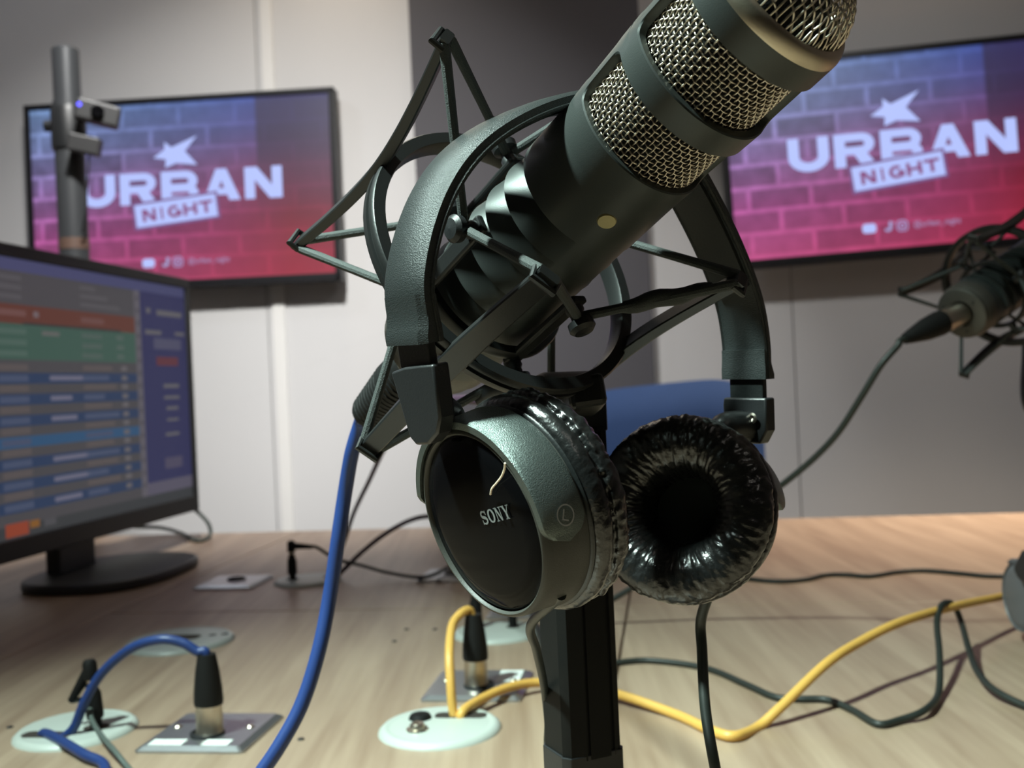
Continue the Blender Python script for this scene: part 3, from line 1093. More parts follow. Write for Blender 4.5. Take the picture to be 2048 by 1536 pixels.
# long yellow cable on the desk
h2b = H2 @ V((.013, .018, -.002))
zc = .0038
path = [h2b, W(925, 1424, h2b.y), W(965, 1397, .825), W(1020, 1374, .85), W(1080, 1365, .865), W(1160, 1371, .862), T(1235, 1388, TABLE_Z + zc + .004), T(1350, 1428, TABLE_Z + zc), T(1425, 1462, TABLE_Z + zc), T(1470, 1472, TABLE_Z + zc), W(1515, 1455, .752), W(1560, 1416, .762), W(1650, 1330, .79), W(1720, 1284, .825), W(1800, 1245, .86), W(1900, 1215, .92), W(1990, 1196, .985), W(2080, 1180, 1.04), W(2180, 1185, 1.06), T(2300, 1235, TABLE_Z + zc), T(2420, 1280, TABLE_Z + zc)]
tag(G().tube(catmull(path), .0037, 14).build('yellow_cable', M_yellow), 'long yellow cable from the middle grommet rising toward the right side', 'cable')

# purple leads at the far grommet
pu = thing('purple_patch_cable', 'purple cable arching from the far grommet into a far upright plug', 'cable', loc=F4.translation)
fix(pu)
e4 = xlr(pu, F4 @ Matrix.Translation((.004, .004, .0046)), k=1.05)
h3 = H3 @ V((.030, .012, -.002))
path = [h3, W(697, 1130, h3.y), W(725, 1103, h3.y), W(770, 1068, h3.y - .01), W(815, 1043, e4.y), W(852, 1033, e4.y), W(885, 1037, e4.y), e4 + up * .003, e4 - up * .008]
G().tube(catmull(path), .0032, 12).build('cord', M_purple, pu)
path = [H3 @ V((.026, .015, -.002)), W(688, 1085, 1.44), W(708, 1025, 1.40), W(738, 962, 1.30), W(772, 890, 1.10), W(815, 830, .88), W(900, 800, .66), W(1040, 815, .52), W(1120, 860, .475), W(1150, 930, .466), W(1158, 1010, .466)]
tag(G().tube(catmull(path), .0028, 12).build('purple_cable', M_purple), 'thin purple cable rising from the far grommet past the blue cable', 'cable')


def jack(parent, F, elbow=None):
    G().lathe([(.0045, 0), (.0045, .006), (.0062, .007), (.0066, .010), (.0062, .026), (.0045, .030), (.0045, .034)], F, 20).build('plug_body', M_rubber, parent)
    G().lathe([(.0038, .034), (.0038, .037)], F, 16).build('plug_tip', M_nickel, parent)
    G().lathe([(0, .037), (.0052, .037), (.0055, .040), (.0055, .049), (.004, .052), (0, .052)], F, 18).build('plug_head', M_rubber, parent)
    if elbow is not None:
        p = F @ V((0, 0, .045))
        G().tube([p, p + elbow * .012, p + elbow * .03], [.0048, .0042, .0028], 12).build('elbow', M_rubber, parent)
        return p + elbow * .03
    return F @ V((0, 0, .052))


j3 = thing('black_jack_cable', 'black cable with angled jack plug in the far white grommet', 'cable', loc=H3.translation)
fix(j3)
je = jack(j3, H3 @ Matrix.Translation((-.020, -.004, .0044)), (tdir * 1.0 + V((0, 0, -.06))).normalized())
path = [je - tdir * .006, je + tdir * .006 + V((0, 0, -.001)), W(672, 1118, je.y), W(720, 1130, je.y), W(770, 1144, je.y - .01), T(830, 1154, TABLE_Z + .006), T(866, 1150, TABLE_Z + .011), F4 @ V((.0, .032, .009)), F4 @ V((.07, .05, .003)), F4 @ V((.16, .02, .003))]
G().tube(catmull(path), .0024, 10).build('cord', M_blackcable, j3)

j1 = thing('green_black_jack_cable', 'thin dark cable with jack plug in the bottom left grommet', 'cable', loc=H1.translation)
fix(j1)
F_ = H1 @ Matrix.Translation((.018, -.002, .0044))
je = jack(j1, F_ @ Matrix.Rotation(math.radians(-4), 4, 'Y'), (-tdir * .55 - up * .8).normalized())
path = [je + up * .006 + tdir * .003, je, W(176, 1400, je.y), W(184, 1440, je.y - .02), W(205, 1474, .765), W(232, 1505, .735), T(265, 1545, TABLE_Z + .003), T(330, 1610, TABLE_Z + .003), T(420, 1700, TABLE_Z + .003)]
G().tube(catmull(path), .0019, 10).build('cord', M_greycable, j1)

j5 = thing('black_jack_plug', 'black jack plug standing in the grommet behind the yellow plug', 'plug', loc=H5.translation)
fix(j5)
jack(j5, H5 @ Matrix.Translation((-.024, .010, .0044)), (tdir * .9 - up * .4).normalized())
j6 = thing('thin_jack_plug', 'thin black plug in the grommet beside the mic stand', 'plug', loc=H5.translation)
fix(j6)
G().lathe([(0, 0), (.0045, 0), (.0045, .012), (.0032, .015), (.0028, .024), (0, .024)], H5 @ Matrix.Translation((.014, .012, .0044)), 16).build('plug_body', M_rubber, j6)

# black cable looping over the yellow one
zb = .0028
path = [H5 @ V((.014, .012, .022)), H5 @ V((.014, .012, .034)), H5 @ V((.032, .000, .030)), T(1100, 1322, TABLE_Z + zb + .004), T(1160, 1330, TABLE_Z + zb), T(1225, 1326, TABLE_Z + zb), T(1300, 1321, TABLE_Z + zb), T(1410, 1336, TABLE_Z + zb), T(1490, 1368, TABLE_Z + zb), T(1550, 1394, TABLE_Z + zb), T(1600, 1398, TABLE_Z + zb), T(1655, 1400, TABLE_Z + zb), T(1705, 1420, TABLE_Z + zb), T(1755, 1448, TABLE_Z + zb), T(1800, 1440, TABLE_Z + zb), T(1850, 1420, TABLE_Z + zb + .003), W(1877, 1385, .80), W(1879, 1310, .845), W(1874, 1245, .885), W(1884, 1210, .908), W(1905, 1208, .930), W(1921, 1240, .93), W(1938, 1300, .885), W(1956, 1345, .835), T(1992, 1382, TABLE_Z + zb + .004), T(2070, 1420, TABLE_Z + zb), T(2200, 1465, TABLE_Z + zb)]
tag(G().tube(catmull(path), .0027, 12).build('black_cable', M_blackcable), 'thin black cable on the desk looping over the yellow cable', 'cable')
path = [F4 @ V((.155, .02, .003)), F4 @ V((.19, .012, .003)), T(1180, 1152, TABLE_Z + zb), T(1300, 1140, TABLE_Z + zb), T(1450, 1152, TABLE_Z + zb), T(1545, 1162, TABLE_Z + zb), T(1610, 1159, TABLE_Z + zb), T(1650, 1150, TABLE_Z + zb), T(1690, 1149, TABLE_Z + zb), T(1740, 1152, TABLE_Z + zb), T(1800, 1143, TABLE_Z + zb), T(1850, 1141, TABLE_Z + zb), T(1915, 1146, TABLE_Z + zb), T(1985, 1152, TABLE_Z + zb), T(2100, 1150, TABLE_Z + zb), T(2250, 1160, TABLE_Z + zb)]
tag(G().tube(catmull(path), .0027, 12).build('far_black_cable', M_blackcable), 'black cable lying wavy across the back right of the desk', 'cable')
# small screws in the desk top
for i_, (px, py) in enumerate(((20, 1455), (602, 1479), (789, 1283), (813, 1259), (870, 1259))):
    F = TF.copy()
    F.translation = T(px, py)
    o = G().lathe([(0, .0012), (.0022, .001), (.0028, 0)], F, 14).build('screw', M_black, None)
    o.parent = desk
    o.matrix_parent_inverse = desk.matrix_world.inverted()

# ------------------------------------------------------------------ microphone
MM = .001
R1 = C(.0716, .108, .314)
A3 = D(.549, .482, -.68).normalized()
E1 = D(-.69, .71, -.012)
MICF = frame(R1, A3, E1)


def rbody(q):
    """outer radius (mm) along the axis, q in mm"""
    if q > -21:
        return 26.5
    if q > -62:
        return 26.5 - 1.5 * (-21 - q) / 41
    return 25.0


TEETH = [-85 - 12.3 * i for i in range(7)]


def build_mic(F, label, group):
    t = thing('studio_microphone', label, 'microphone', F=F, group=group)
    fix(t)
    # --- head shell with windows
    g = G()
    PH0 = math.radians(22)
    for (q0, q1, c0, c1) in ((-21, 0, -25.75, 9), (-50.5, -30.5, -62, -25.75)):
        for k in range(2):
            ph = PH0 + math.radians(90 + 180 * k)
            hw = math.radians(90)
            hx = (hw - math.radians(7.0)) * 25
            # hole loop in (x=theta*25, y=q)
            rr = 4.0
            cx_, cy_ = 0.0, (q0 + q1) / 2
            wv, hv = 2 * hx, q1 - q0
            loop, outer = [], []
            n_side_x, n_side_y, n_c = 56, 10, 6

            def seg(p, q_, n):
                return [(p[0] + (q_[0] - p[0]) * i / n, p[1] + (q_[1] - p[1]) * i / n) for i in range(n)]
            # sides order: bottom, right, top, left with corner arcs
            X, Y = wv / 2, hv / 2
            corners = [((X - rr, -Y + rr), 270), ((X - rr, Y - rr), 0), ((-X + rr, Y - rr), 90), ((-X + rr, -Y + rr), 180)]
            sides = [((-X + rr, -Y), (X - rr, -Y), n_side_x), ((X, -Y + rr), (X, Y - rr), n_side_y), ((X - rr, Y), (-X + rr, Y), n_side_x), ((-X, Y - rr), (-X, -Y + rr), n_side_y)]
            OX = hw * 25
            oy0, oy1 = c0 - cy_, c1 - cy_
            ocor = [(OX, oy0), (OX, oy1), (-OX, oy1), (-OX, oy0)]
            for si in range(4):
                a, b, n = sides[si]
                pts_ = seg(a, b, n)
                loop += pts_
                for (x, y) in pts_:
                    if si == 0:
                        outer.append((x * OX / X * .985, oy0))
                    elif si == 1:
                        outer.append((OX, y / Y * (oy1 if y > 0 else -oy0) * .9))
                    elif si == 2:
                        outer.append((x * OX / X * .985, oy1))
                    else:
                        outer.append((-OX, y / Y * (oy1 if y > 0 else -oy0) * .9))
                (ccx, ccy), a0 = corners[si]
                for i in range(n_c):
                    an = math.radians(a0 + 90 * i / n_c)
                    loop.append((ccx + rr * math.cos(an), ccy + rr * math.sin(an)))
                    tt = i / n_c
                    oc = ocor[si]
                    outer.append(oc)
            n = len(loop)
            rings = []

            def P(x, y, dr):
                q_ = y + cy_
                th_ = ph + x / 25
                r_ = (rbody(q_) + dr) * MM
                return F @ V((r_ * math.cos(th_), r_ * math.sin(th_), q_ * MM))
            vs = [P(x, y, -3.0) for x, y in loop]
            vs += [P(x * 1.003, y, -.5) for x, y in loop]
            vs += [P(x + math.copysign(.45, x) * (1 if abs(x) > X - rr else 0), y + math.copysign(.45, y) * (1 if abs(y) > Y - rr else 0), 0) for x, y in loop]
            for f_ in (.25, .6, 1.0):
                vs += [P(lx + (ox - lx) * f_, ly + (oy - ly) * f_, 0) for (lx, ly), (ox, oy) in zip(loop, outer)]
            fs = []
            for L_ in range(5):
                for i in range(n):
                    j = (i + 1) % n
                    fs.append((L_ * n + i, L_ * n + j, (L_ + 1) * n + j, (L_ + 1) * n + i))
            g.add(vs, fs)
    g.build('head_cage', M_micbody, t, smooth=40)
    # --- rim
    G().lathe([(x * MM, z * MM) for x, z in ((23.0, 9), (26.5, 9), (26.45, 10.0), (26.0, 11.6), (25.2, 13.0), (24.3, 13.9), (23.6, 14.1), (23.1, 13.6), (23.0, 9))], F, 96).build('front_rim', M_rim, t, smooth=50)
    # --- woven side mesh
    rm, wr, pitch = 22.6, .32, 1.85
    nv = 76
    g = G()
    q_lo, q_hi = -52.0, 2.0
    nr = int((q_hi - q_lo) / pitch)
    amp = .30
    for i in range(nr + 1):
        q = q_lo + i * pitch
        pts = []
        ns = nv * 4
        for k in range(ns):
            a = 2 * math.pi * k / ns
            ph = math.pi * (k / 4.0 + i)
            r_ = rm + amp * math.cos(ph)
            pts.append((r_ * math.cos(a), r_ * math.sin(a), q, a))
        vs, fs = [], []
        for (x, y, z, a) in pts:
            er = V((math.cos(a), math.sin(a), 0))
            for s_ in range(5):
                b_ = 2 * math.pi * s_ / 5
                vs.append(F @ ((V((x, y, z)) + wr * (math.cos(b_) * er + math.sin(b_) * V((0, 0, 1)))) * MM))
        for k in range(ns):
            k2 = (k + 1) % ns
            for s_ in range(5):
                s2 = (s_ + 1) % 5
                fs.append((k * 5 + s_, k2 * 5 + s_, k2 * 5 + s2, k * 5 + s2))
        g.add(vs, fs)
    for j in range(nv):
        a = 2 * math.pi * j / nv
        er = V((math.cos(a), math.sin(a), 0))
        et = V((-math.sin(a), math.cos(a), 0))
        vs, fs = [], []
        ns = nr * 4
        for k in range(ns + 1):
            q = q_lo + (q_hi - q_lo) * k / ns
            r_ = rm - amp * math.cos(math.pi * ((q - q_lo) / pitch + j))
            for s_ in range(5):
                b_ = 2 * math.pi * s_ / 5
                vs.append(F @ ((er * r_ + V((0, 0, q)) + wr * (math.cos(b_) * er + math.sin(b_) * et)) * MM))
        for k in range(ns):
            for s_ in range(5):
                s2 = (s_ + 1) % 5
                fs.append((k * 5 + s_, k * 5 + s2, (k + 1) * 5 + s2, (k + 1) * 5 + s_))
        g.add(vs, fs)
    o = g.build('side_mesh', M_wire, t, smooth=80)
    o['kind'] = 'stuff'
    # --- woven dome mesh
    g = G()
    Rd, hd, zb_ = 23.2, 17.0, 11.0

    def dome(x, y):
        rr = min(1.0, (x * x + y * y) / (Rd * Rd))
        return zb_ + hd * (1 - rr ** 1.5) ** .5
    npz = int(Rd / pitch)
    for ax in (0, 1):
        for i in range(-npz, npz + 1):
            c_ = i * pitch
            ext = math.sqrt(max(0, Rd * Rd - c_ * c_)) - .05
            if ext < 1:
                continue
            ns = max(8, int(2 * ext / pitch * 4))
            pts = []
            for k in range(ns + 1):
                s_ = -math.cos(math.pi * k / ns) * ext * .5 + (-ext + 2 * ext * k / ns) * .5
                x, y = (c_, s_) if ax == 0 else (s_, c_)
                z = dome(x, y)
                wv = amp * math.cos(math.pi * (s_ / pitch + i)) * (1 if ax == 0 else -1)
                nn = V((x / Rd * .9, y / Rd * .9, 1 - .6 * (x * x + y * y) / Rd ** 2)).normalized()
                pts.append(F @ ((V((x, y, z)) + nn * wv) * MM))
            g.tube(pts, wr * MM, 5)
    o = g.build('dome_mesh', M_wire, t, smooth=80)
    o['kind'] = 'stuff'
    # --- foam inside
    prof = [(0, -54), (20.8, -54), (20.8, 10)] + [(18.5 * math.cos(math.radians(a)), 10 + 12.5 * math.sin(math.radians(a))) for a in range(0, 91, 15)]
    G().lathe([(r_ * MM, z * MM) for r_, z in prof], F, 48).build('foam_core', M_foam, t, smooth=60)
    # --- body with saw-tooth grip
    g = G()
    TH0 = math.radians(50)
    na, q_top, q_bot = 220, -62.0, -176.0
    qs = []
    q = q_top
    edges = []
    fine = [q_top - i * .6 for i in range(int((q_top - q_bot) / .6) + 1)]
    for te in TEETH:
        fine += [te + .02, te - .02, te - .5]
    fine = sorted(set(fine), reverse=True)
    vs, fs = [], []
    for q in fine:
        dep = 0.0
        for te in TEETH:
            if te - 12.3 < q < te:
                x_ = (te - q) / 12.3
                dep = (1 - x_)
        groove = .35 if abs(q + 61.5) < .0 else 0
        for k in range(na):
            a = 2 * math.pi * k / na
            da = (a - TH0 + math.pi) % (2 * math.pi) - math.pi
            cut = 6.8 * dep * max(0.0, 1 - (abs(da) / math.radians(66)) ** 2)
            # second grip on the opposite flank
            da2 = (a - TH0) % (2 * math.pi) - math.pi
            cut = max(cut, 6.2 * dep * max(0.0, 1 - (abs(da2) / math.radians(60)) ** 2))
            r_ = (rbody(q) - cut - groove) * MM
            vs.append(F @ V((r_ * math.cos(a), r_ * math.sin(a), q * MM)))
    for i in range(len(fine) - 1):
        for k in range(na):
            k2 = (k + 1) % na
            fs.append((i * na + k, (i + 1) * na + k, (i + 1) * na + k2, i * na + k2))
    g.add(vs, fs)
    g.build('body', M_fin, t, smooth=38)
    G().lathe([(25 * MM, -176 * MM), (25 * MM, -184 * MM), (23.6 * MM, -187 * MM), (23.2 * MM, -188 * MM), (23.2 * MM, -190.5 * MM), (22 * MM, -191.5 * MM), (12 * MM, -191.5 * MM), (12 * MM, -188 * MM), (0, -188 * MM)], F, 72).build('tail_cap', M_tail, t, smooth=40)
    for a in (60, 180, 300):
        an = math.radians(a)
        G().lathe([(0, -.0002), (.0016, -.0002), (.0018, .0006)], F @ Matrix.Translation((17 * MM * math.cos(an), 17 * MM * math.sin(an), -191.6 * MM)), 12).build('tail_screw', M_black, t)
    # gold dot
    an = math.radians(122)
    q = -71 * MM
    rp = V((25 * MM * math.cos(an), 25 * MM * math.sin(an), q))
    fd = frame(F @ rp, (F.to_3x3() @ V((math.cos(an), math.sin(an), 0))), F.to_3x3() @ V((0, 0, 1)))
    G().lathe([(0, .0005), (.0030, .0004), (.0034, -.0002)], fd, 24).build('gold_dot', M_gold, t)
    return t


mic = build_mic(MICF, 'large dark studio microphone with silver mesh head, nearest the camera', 'studio microphones')

# ------------------------------------------------------------------ shock mount
SMO = C(-.0025, .047, .4005)
SMF = frame(SMO, A3, E1)
CAGE = F_cage = None


def build_shock(F, label, group, cage_off=V((0, 0, 0))):
    t = thing('shock_mount', label, 'shock mount', F=F, group=group)
    fix(t)
    R_ = 56 * MM

    def P(th, r_, w_):
        return F @ V((r_ * math.cos(th), r_ * math.sin(th), w_))

    def rad(th):
        return F.to_3x3() @ V((math.cos(th), math.sin(th), 0))
    ax = F.to_3x3() @ V((0, 0, 1))
    # outer ring with groove
    prof = [(-2.6, -4), (2.0, -4), (2.6, -3.2), (2.6, -1), (1.5, -.7), (1.5, .7), (2.6, 1), (2.6, 3.2), (2.0, 4), (-2.6, 4), (-3.0, 3), (-3.0, -3)]
    n = 96
    ths = [2 * math.pi * i / n for i in range(n)]
    G().sweep([P(a, R_, 0) for a in ths], [rad(a) for a in ths], [ax] * n, [(a * MM, b * MM) for a, b in prof], closed=True).build('outer_ring', M_satin, t, smooth=40)
    # inner cage: two rings and joining bars
    co = cage_off
    for w_ in (-15,):
        prof = [(-1.6, -2.4), (1.6, -2.4), (2.0, -1.8), (2.0, 1.8), (1.6, 2.4), (-1.6, 2.4)]
        G().sweep([P(a, 30.5 * MM, w_ * MM) + co for a in ths], [rad(a) for a in ths], [ax] * n, [(a * MM, b * MM) for a, b in prof], closed=True).build('inner_ring', M_satin, t, smooth=40)
    hooks = [math.radians(60 + 90 * k) for k in range(4)]
    for th in hooks:
        tg = ax.cross(rad(th))
        G().box(frame(P(th, 31 * MM, 1.5 * MM) + co, ax, rad(th)), 3.0 * MM, 7 * MM, 46 * MM).build('cage_bar', M_satin, t, smooth=0, bevel=.001)
    hk = {}
    for th in hooks:
        for sgn in (1, -1):
            b0 = P(th, 31 * MM, sgn * 20 * MM) + co
            d_ = rad(th)
            fr = frame(b0, d_, ax)
            G().lathe([(0, 0), (.0034, 0), (.0034, .003), (.0026, .0042), (.0026, .0062), (.0048, .0074), (.0050, .0100), (.0036, .0115), (0, .012)], fr, 20).build('cord_hook', M_black, t)
            hk[(round(math.degrees(th)) % 360, sgn)] = b0 + d_ * .0052
    # arms
    L = 60
    for k in range(4):
        th = math.radians(15 + 90 * k)
        rd = rad(th)
        tg = ax.cross(rd)
        ctrl = [(66, L), (62.2, 38), (59.6, 18), (58.6, 0), (59.6, -18), (62.2, -38), (66, -L)]
        pts = catmull([P(th, r_ * MM, w_ * MM) for r_, w_ in ctrl], 6)
        m_ = len(pts)
        profs = []
        for i in range(m_):
            u = abs(2 * i / (m_ - 1) - 1)
            hw = (4.6 - 1.0 * u) * MM
            hh = (2.3 - .5 * u) * MM
            c_ = .5 * MM
            profs.append([(-hw, -hh + c_), (-hw + c_, -hh), (hw - c_, -hh), (hw, -hh + c_), (hw, hh - c_), (hw - c_, hh), (-hw + c_, hh), (-hw, hh - c_)])
        G().sweep(pts, [tg] * m_, [rd] * m_, profs).build('arm', M_satin, t, smooth=35)
        for sgn in (1, -1):
            tip = P(th, 66 * MM, sgn * (L - 2.5) * MM)
            for dth in (45, -45):
                key = (round(15 + 90 * k + dth) % 360, sgn)
                e_ = hk[key]
                s0 = tip + tg * (math.copysign(1.0, dth) * 3.2 * MM) - rd * .0018
                dd = (e_ - s0).normalized()
                G().tube([s0 - dd * .002, s0, s0 + (e_ - s0) * .5, e_], [.0016, .0019, .0017, .0018], 10).build('elastic_cord', M_cord, t)
            G().tube([tip + tg * .0042 - rd * .0016, tip + tg * .0042 + rd * .0030, tip - tg * .0042 + rd * .0030, tip - tg * .0042 - rd * .0016], .0013, 8).build('cord_knot', M_satin, t)
    # swivel bracket below
    th = math.radians(163)
    b0 = P(th, 59 * MM, 0)
    return t, b0


cage_shift = (R1 - A3 * .1293) - SMO
cage_shift = cage_shift - cage_shift.dot(A3) * A3
shock, sw0 = build_shock(SMF, 'black spider shock mount with elastic cords around the near microphone', 'shock mounts', cage_shift * .8)

tipC = SMF @ V((66 * MM * math.cos(math.radians(195)), 66 * MM * math.sin(math.radians(195)), 57.5 * MM))
hkC = SMF @ V((36 * MM * math.cos(math.radians(150)), 36 * MM * math.sin(math.radians(150)), 20 * MM)) + cage_shift * .8
slv = [tipC.lerp(hkC, .16 + .56 * i / 14) + V((0, 0, .0005 * math.sin(i * .9))) for i in range(15)]
G().tube(slv, [.0020, .0022, .0024, .0025, .0027, .0030, .0031, .0032, .0033, .0032, .0032, .0030, .0028, .0025, .0021], 12).build('loose_sleeve', M_cord, shock, smooth=60)

# ------------------------------------------------------------------ mic stand: post below the shock mount
sd = .438
sp_top, sp_bot = W(1152, 795, sd), W(1166, 1528, sd)
sx, sy = (sp_top.x + sp_bot.x) / 2, sp_top.y
sx = W(1160, 1380, sd).x
stand = thing('microphone_stand', 'black ribbed microphone stand post below the shock mount', 'mic stand', loc=(sx, sy, TABLE_Z))
fix(stand)
zt_, zb2 = sp_top.z, sp_bot.z
SF = Matrix.Translation((sx, sy, 0)) @ Matrix.Rotation(math.radians(24), 4, 'Z')
pr = [(-14, -8), (-14.5, -9), (-12, -13), (-4.4, -13.6), (-4.0, -12.6), (-3.2, -12.6), (-2.8, -13.6), (7.4, -13.2), (7.8, -12.0), (9.0, -12.0), (9.6, -13.0), (12.5, -12), (14, -9.5), (14, -8), (13.2, -7.6), (13.2, -6.6), (14.2, -6), (14.2, 8), (12, 12), (-12, 12), (-14.2, 9)]
G().prism(SF, [(x * .93 * MM, y * .93 * MM) for x, y in pr], zb2 + .006, zt_ - .012).build('post', M_post, stand, smooth=25)
pr2 = [(x * .99 * MM, y * .99 * MM) for x, y in pr if abs(x) > 11]
G().prism(SF, pr2, zb2 - .004, zb2 + .008).build('end_cap', M_black, stand, smooth=0, bevel=.002)
G().prism(SF, [(x * .98, y * .98) for x, y in pr2], zt_ - .014, zt_ + .002).build('top_cap', M_black, stand, smooth=0, bevel=.003)
G().lathe([(0, TABLE_Z + .012), (.011, TABLE_Z + .012), (.011, zb2), (0, zb2)], Matrix.Translation((sx, sy, 0)), 24).build('lower_tube', M_satin, stand)
G().lathe([(0, TABLE_Z), (.052, TABLE_Z), (.052, TABLE_Z + .006), (.045, TABLE_Z + .012), (.014, TABLE_Z + .016), (0, TABLE_Z + .016)], Matrix.Translation((sx, sy, 0)), 40).build('base', M_black, stand)
# swivel between post and ring
s1 = V((sx, sy, zt_ - .004))
br_mid = sw0.lerp(s1, .5)
tgx = (SMF.to_3x3() @ V((0, 0, 1))).cross(V((0, 0, 1))).normalized()
dirv = (sw0 - s1).normalized()
fB = frame_yz(br_mid, tgx.cross(dirv), dirv)
hl = (sw0 - s1).length / 2
G().prism(fB, [(-.010, -hl), (.010, -hl), (.008, hl * .2), (.007, hl + .002), (-.007, hl + .002), (-.009, hl * .2)], -.006, .006).build('swivel_bracket', M_satin, stand, smooth=0, bevel=.002)
fK = frame(s1 + V((0, 0, .006)), tgx, (0, 0, 1))
G().lathe([(0, -.015), (.008, -.015), (.009, -.012), (.009, .012), (.008, .015), (0, .015)], fK, 24).build('swivel_bolt', M_black, stand)

G().tube(catmull([W(1165, 785, .43), W(1120, 778, .415), W(1070, 792, .405), W(1010, 775, .40), W(960, 800, .405)]), .0042, 12).build('locking_lever', M_black, stand)

# ------------------------------------------------------------------ blue cable on the near microphone
mb = thing('blue_microphone_cable', 'thick blue cable hanging from the tail of the near microphone', 'cable', loc=MICF @ V((0, 0, -.19)))
fix(mb)
XF = frame(MICF @ V((0, 0, -.1885)), -A3, E1)
G().lathe([(.0, 0), (.0098, 0), (.0098, .016), (.0104, .018), (.0, .018)], XF, 28).build('barrel', M_nickel, mb)
bprof = [(0, .017), (.0106, .017), (.0112, .020)]
for i in range(14):
    z = .022 + i * .0029
    r_ = .0112 - .0030 * max(0, (i - 4)) / 10
    bprof += [(r_, z), (r_, z + .0016), (r_ - .0006, z + .0018), (r_ - .0006, z + .0027)]
bprof += [(.0075, .064), (.006, .065), (0, .065)]
G().lathe(bprof, XF, 28).build('boot', M_rubber, mb, smooth=30)
xe = XF @ V((0, 0, .060))
path = [xe, XF @ V((0, 0, .068)), W(722, 845, .50), W(704, 905, .505), W(690, 985, .51), W(676, 1080, .51), W(660, 1190, .51), W(638, 1300, .505), W(605, 1405, .50), W(560, 1490, .495), W(500, 1580, .49), W(440, 1690, .48), V((-.145, .48, .757)), V((-.175, .50, TABLE_Z + .004)), V((-.225, .55, TABLE_Z + .0038)), V((-.262, .62, TABLE_Z + .0038)), T(212, 1540, TABLE_Z + .0038), T(165, 1507, TABLE_Z + .006), H1 @ V((-.012, -.022, .006)), H1 @ V((-.016, -.020, -.003))]
G().tube(catmull(path), .0036, 16).build('cord', M_blue, mb)

# ------------------------------------------------------------------ headphones
U3 = D(.766, 0, .643).normalized()
UP3 = UV_.copy()
NB = U3.cross(UP3).normalized()
HC = C(.032, 0, .3725)
HPF = Matrix((U3, UP3, NB)).transposed().to_4x4()
HPF.translation = HC + UP3 * .1


def crumple(seed, amt=1.0):
    """leather folds running across the pad"""
    rd = random.Random(seed)
    ph = [rd.random() * 50 for _ in range(4)]

    def f(a, v_):
        x, y = math.cos(a), math.sin(a)
        s = 0.0
        n1 = noise.noise(V((x * 9 + ph[0], y * 9, v_ * 1.3)))
        n2 = noise.noise(V((x * 19 + ph[1], y * 19, v_ * 2.2)))
        n3 = noise.noise(V((x * 36 + ph[2], y * 36, v_ * 4.0)))
        mk = .35 + 1.3 * max(0, .5 + noise.noise(V((x * 2.3 + ph[3], y * 2.3, v_ * .6))))
        s = (1 - abs(n1) * 2.2) * .55 + ((1 - abs(n2) * 2.2) * .30 + (1 - abs(n3) * 2.0) * .10) * mk
        return s * amt
    return f


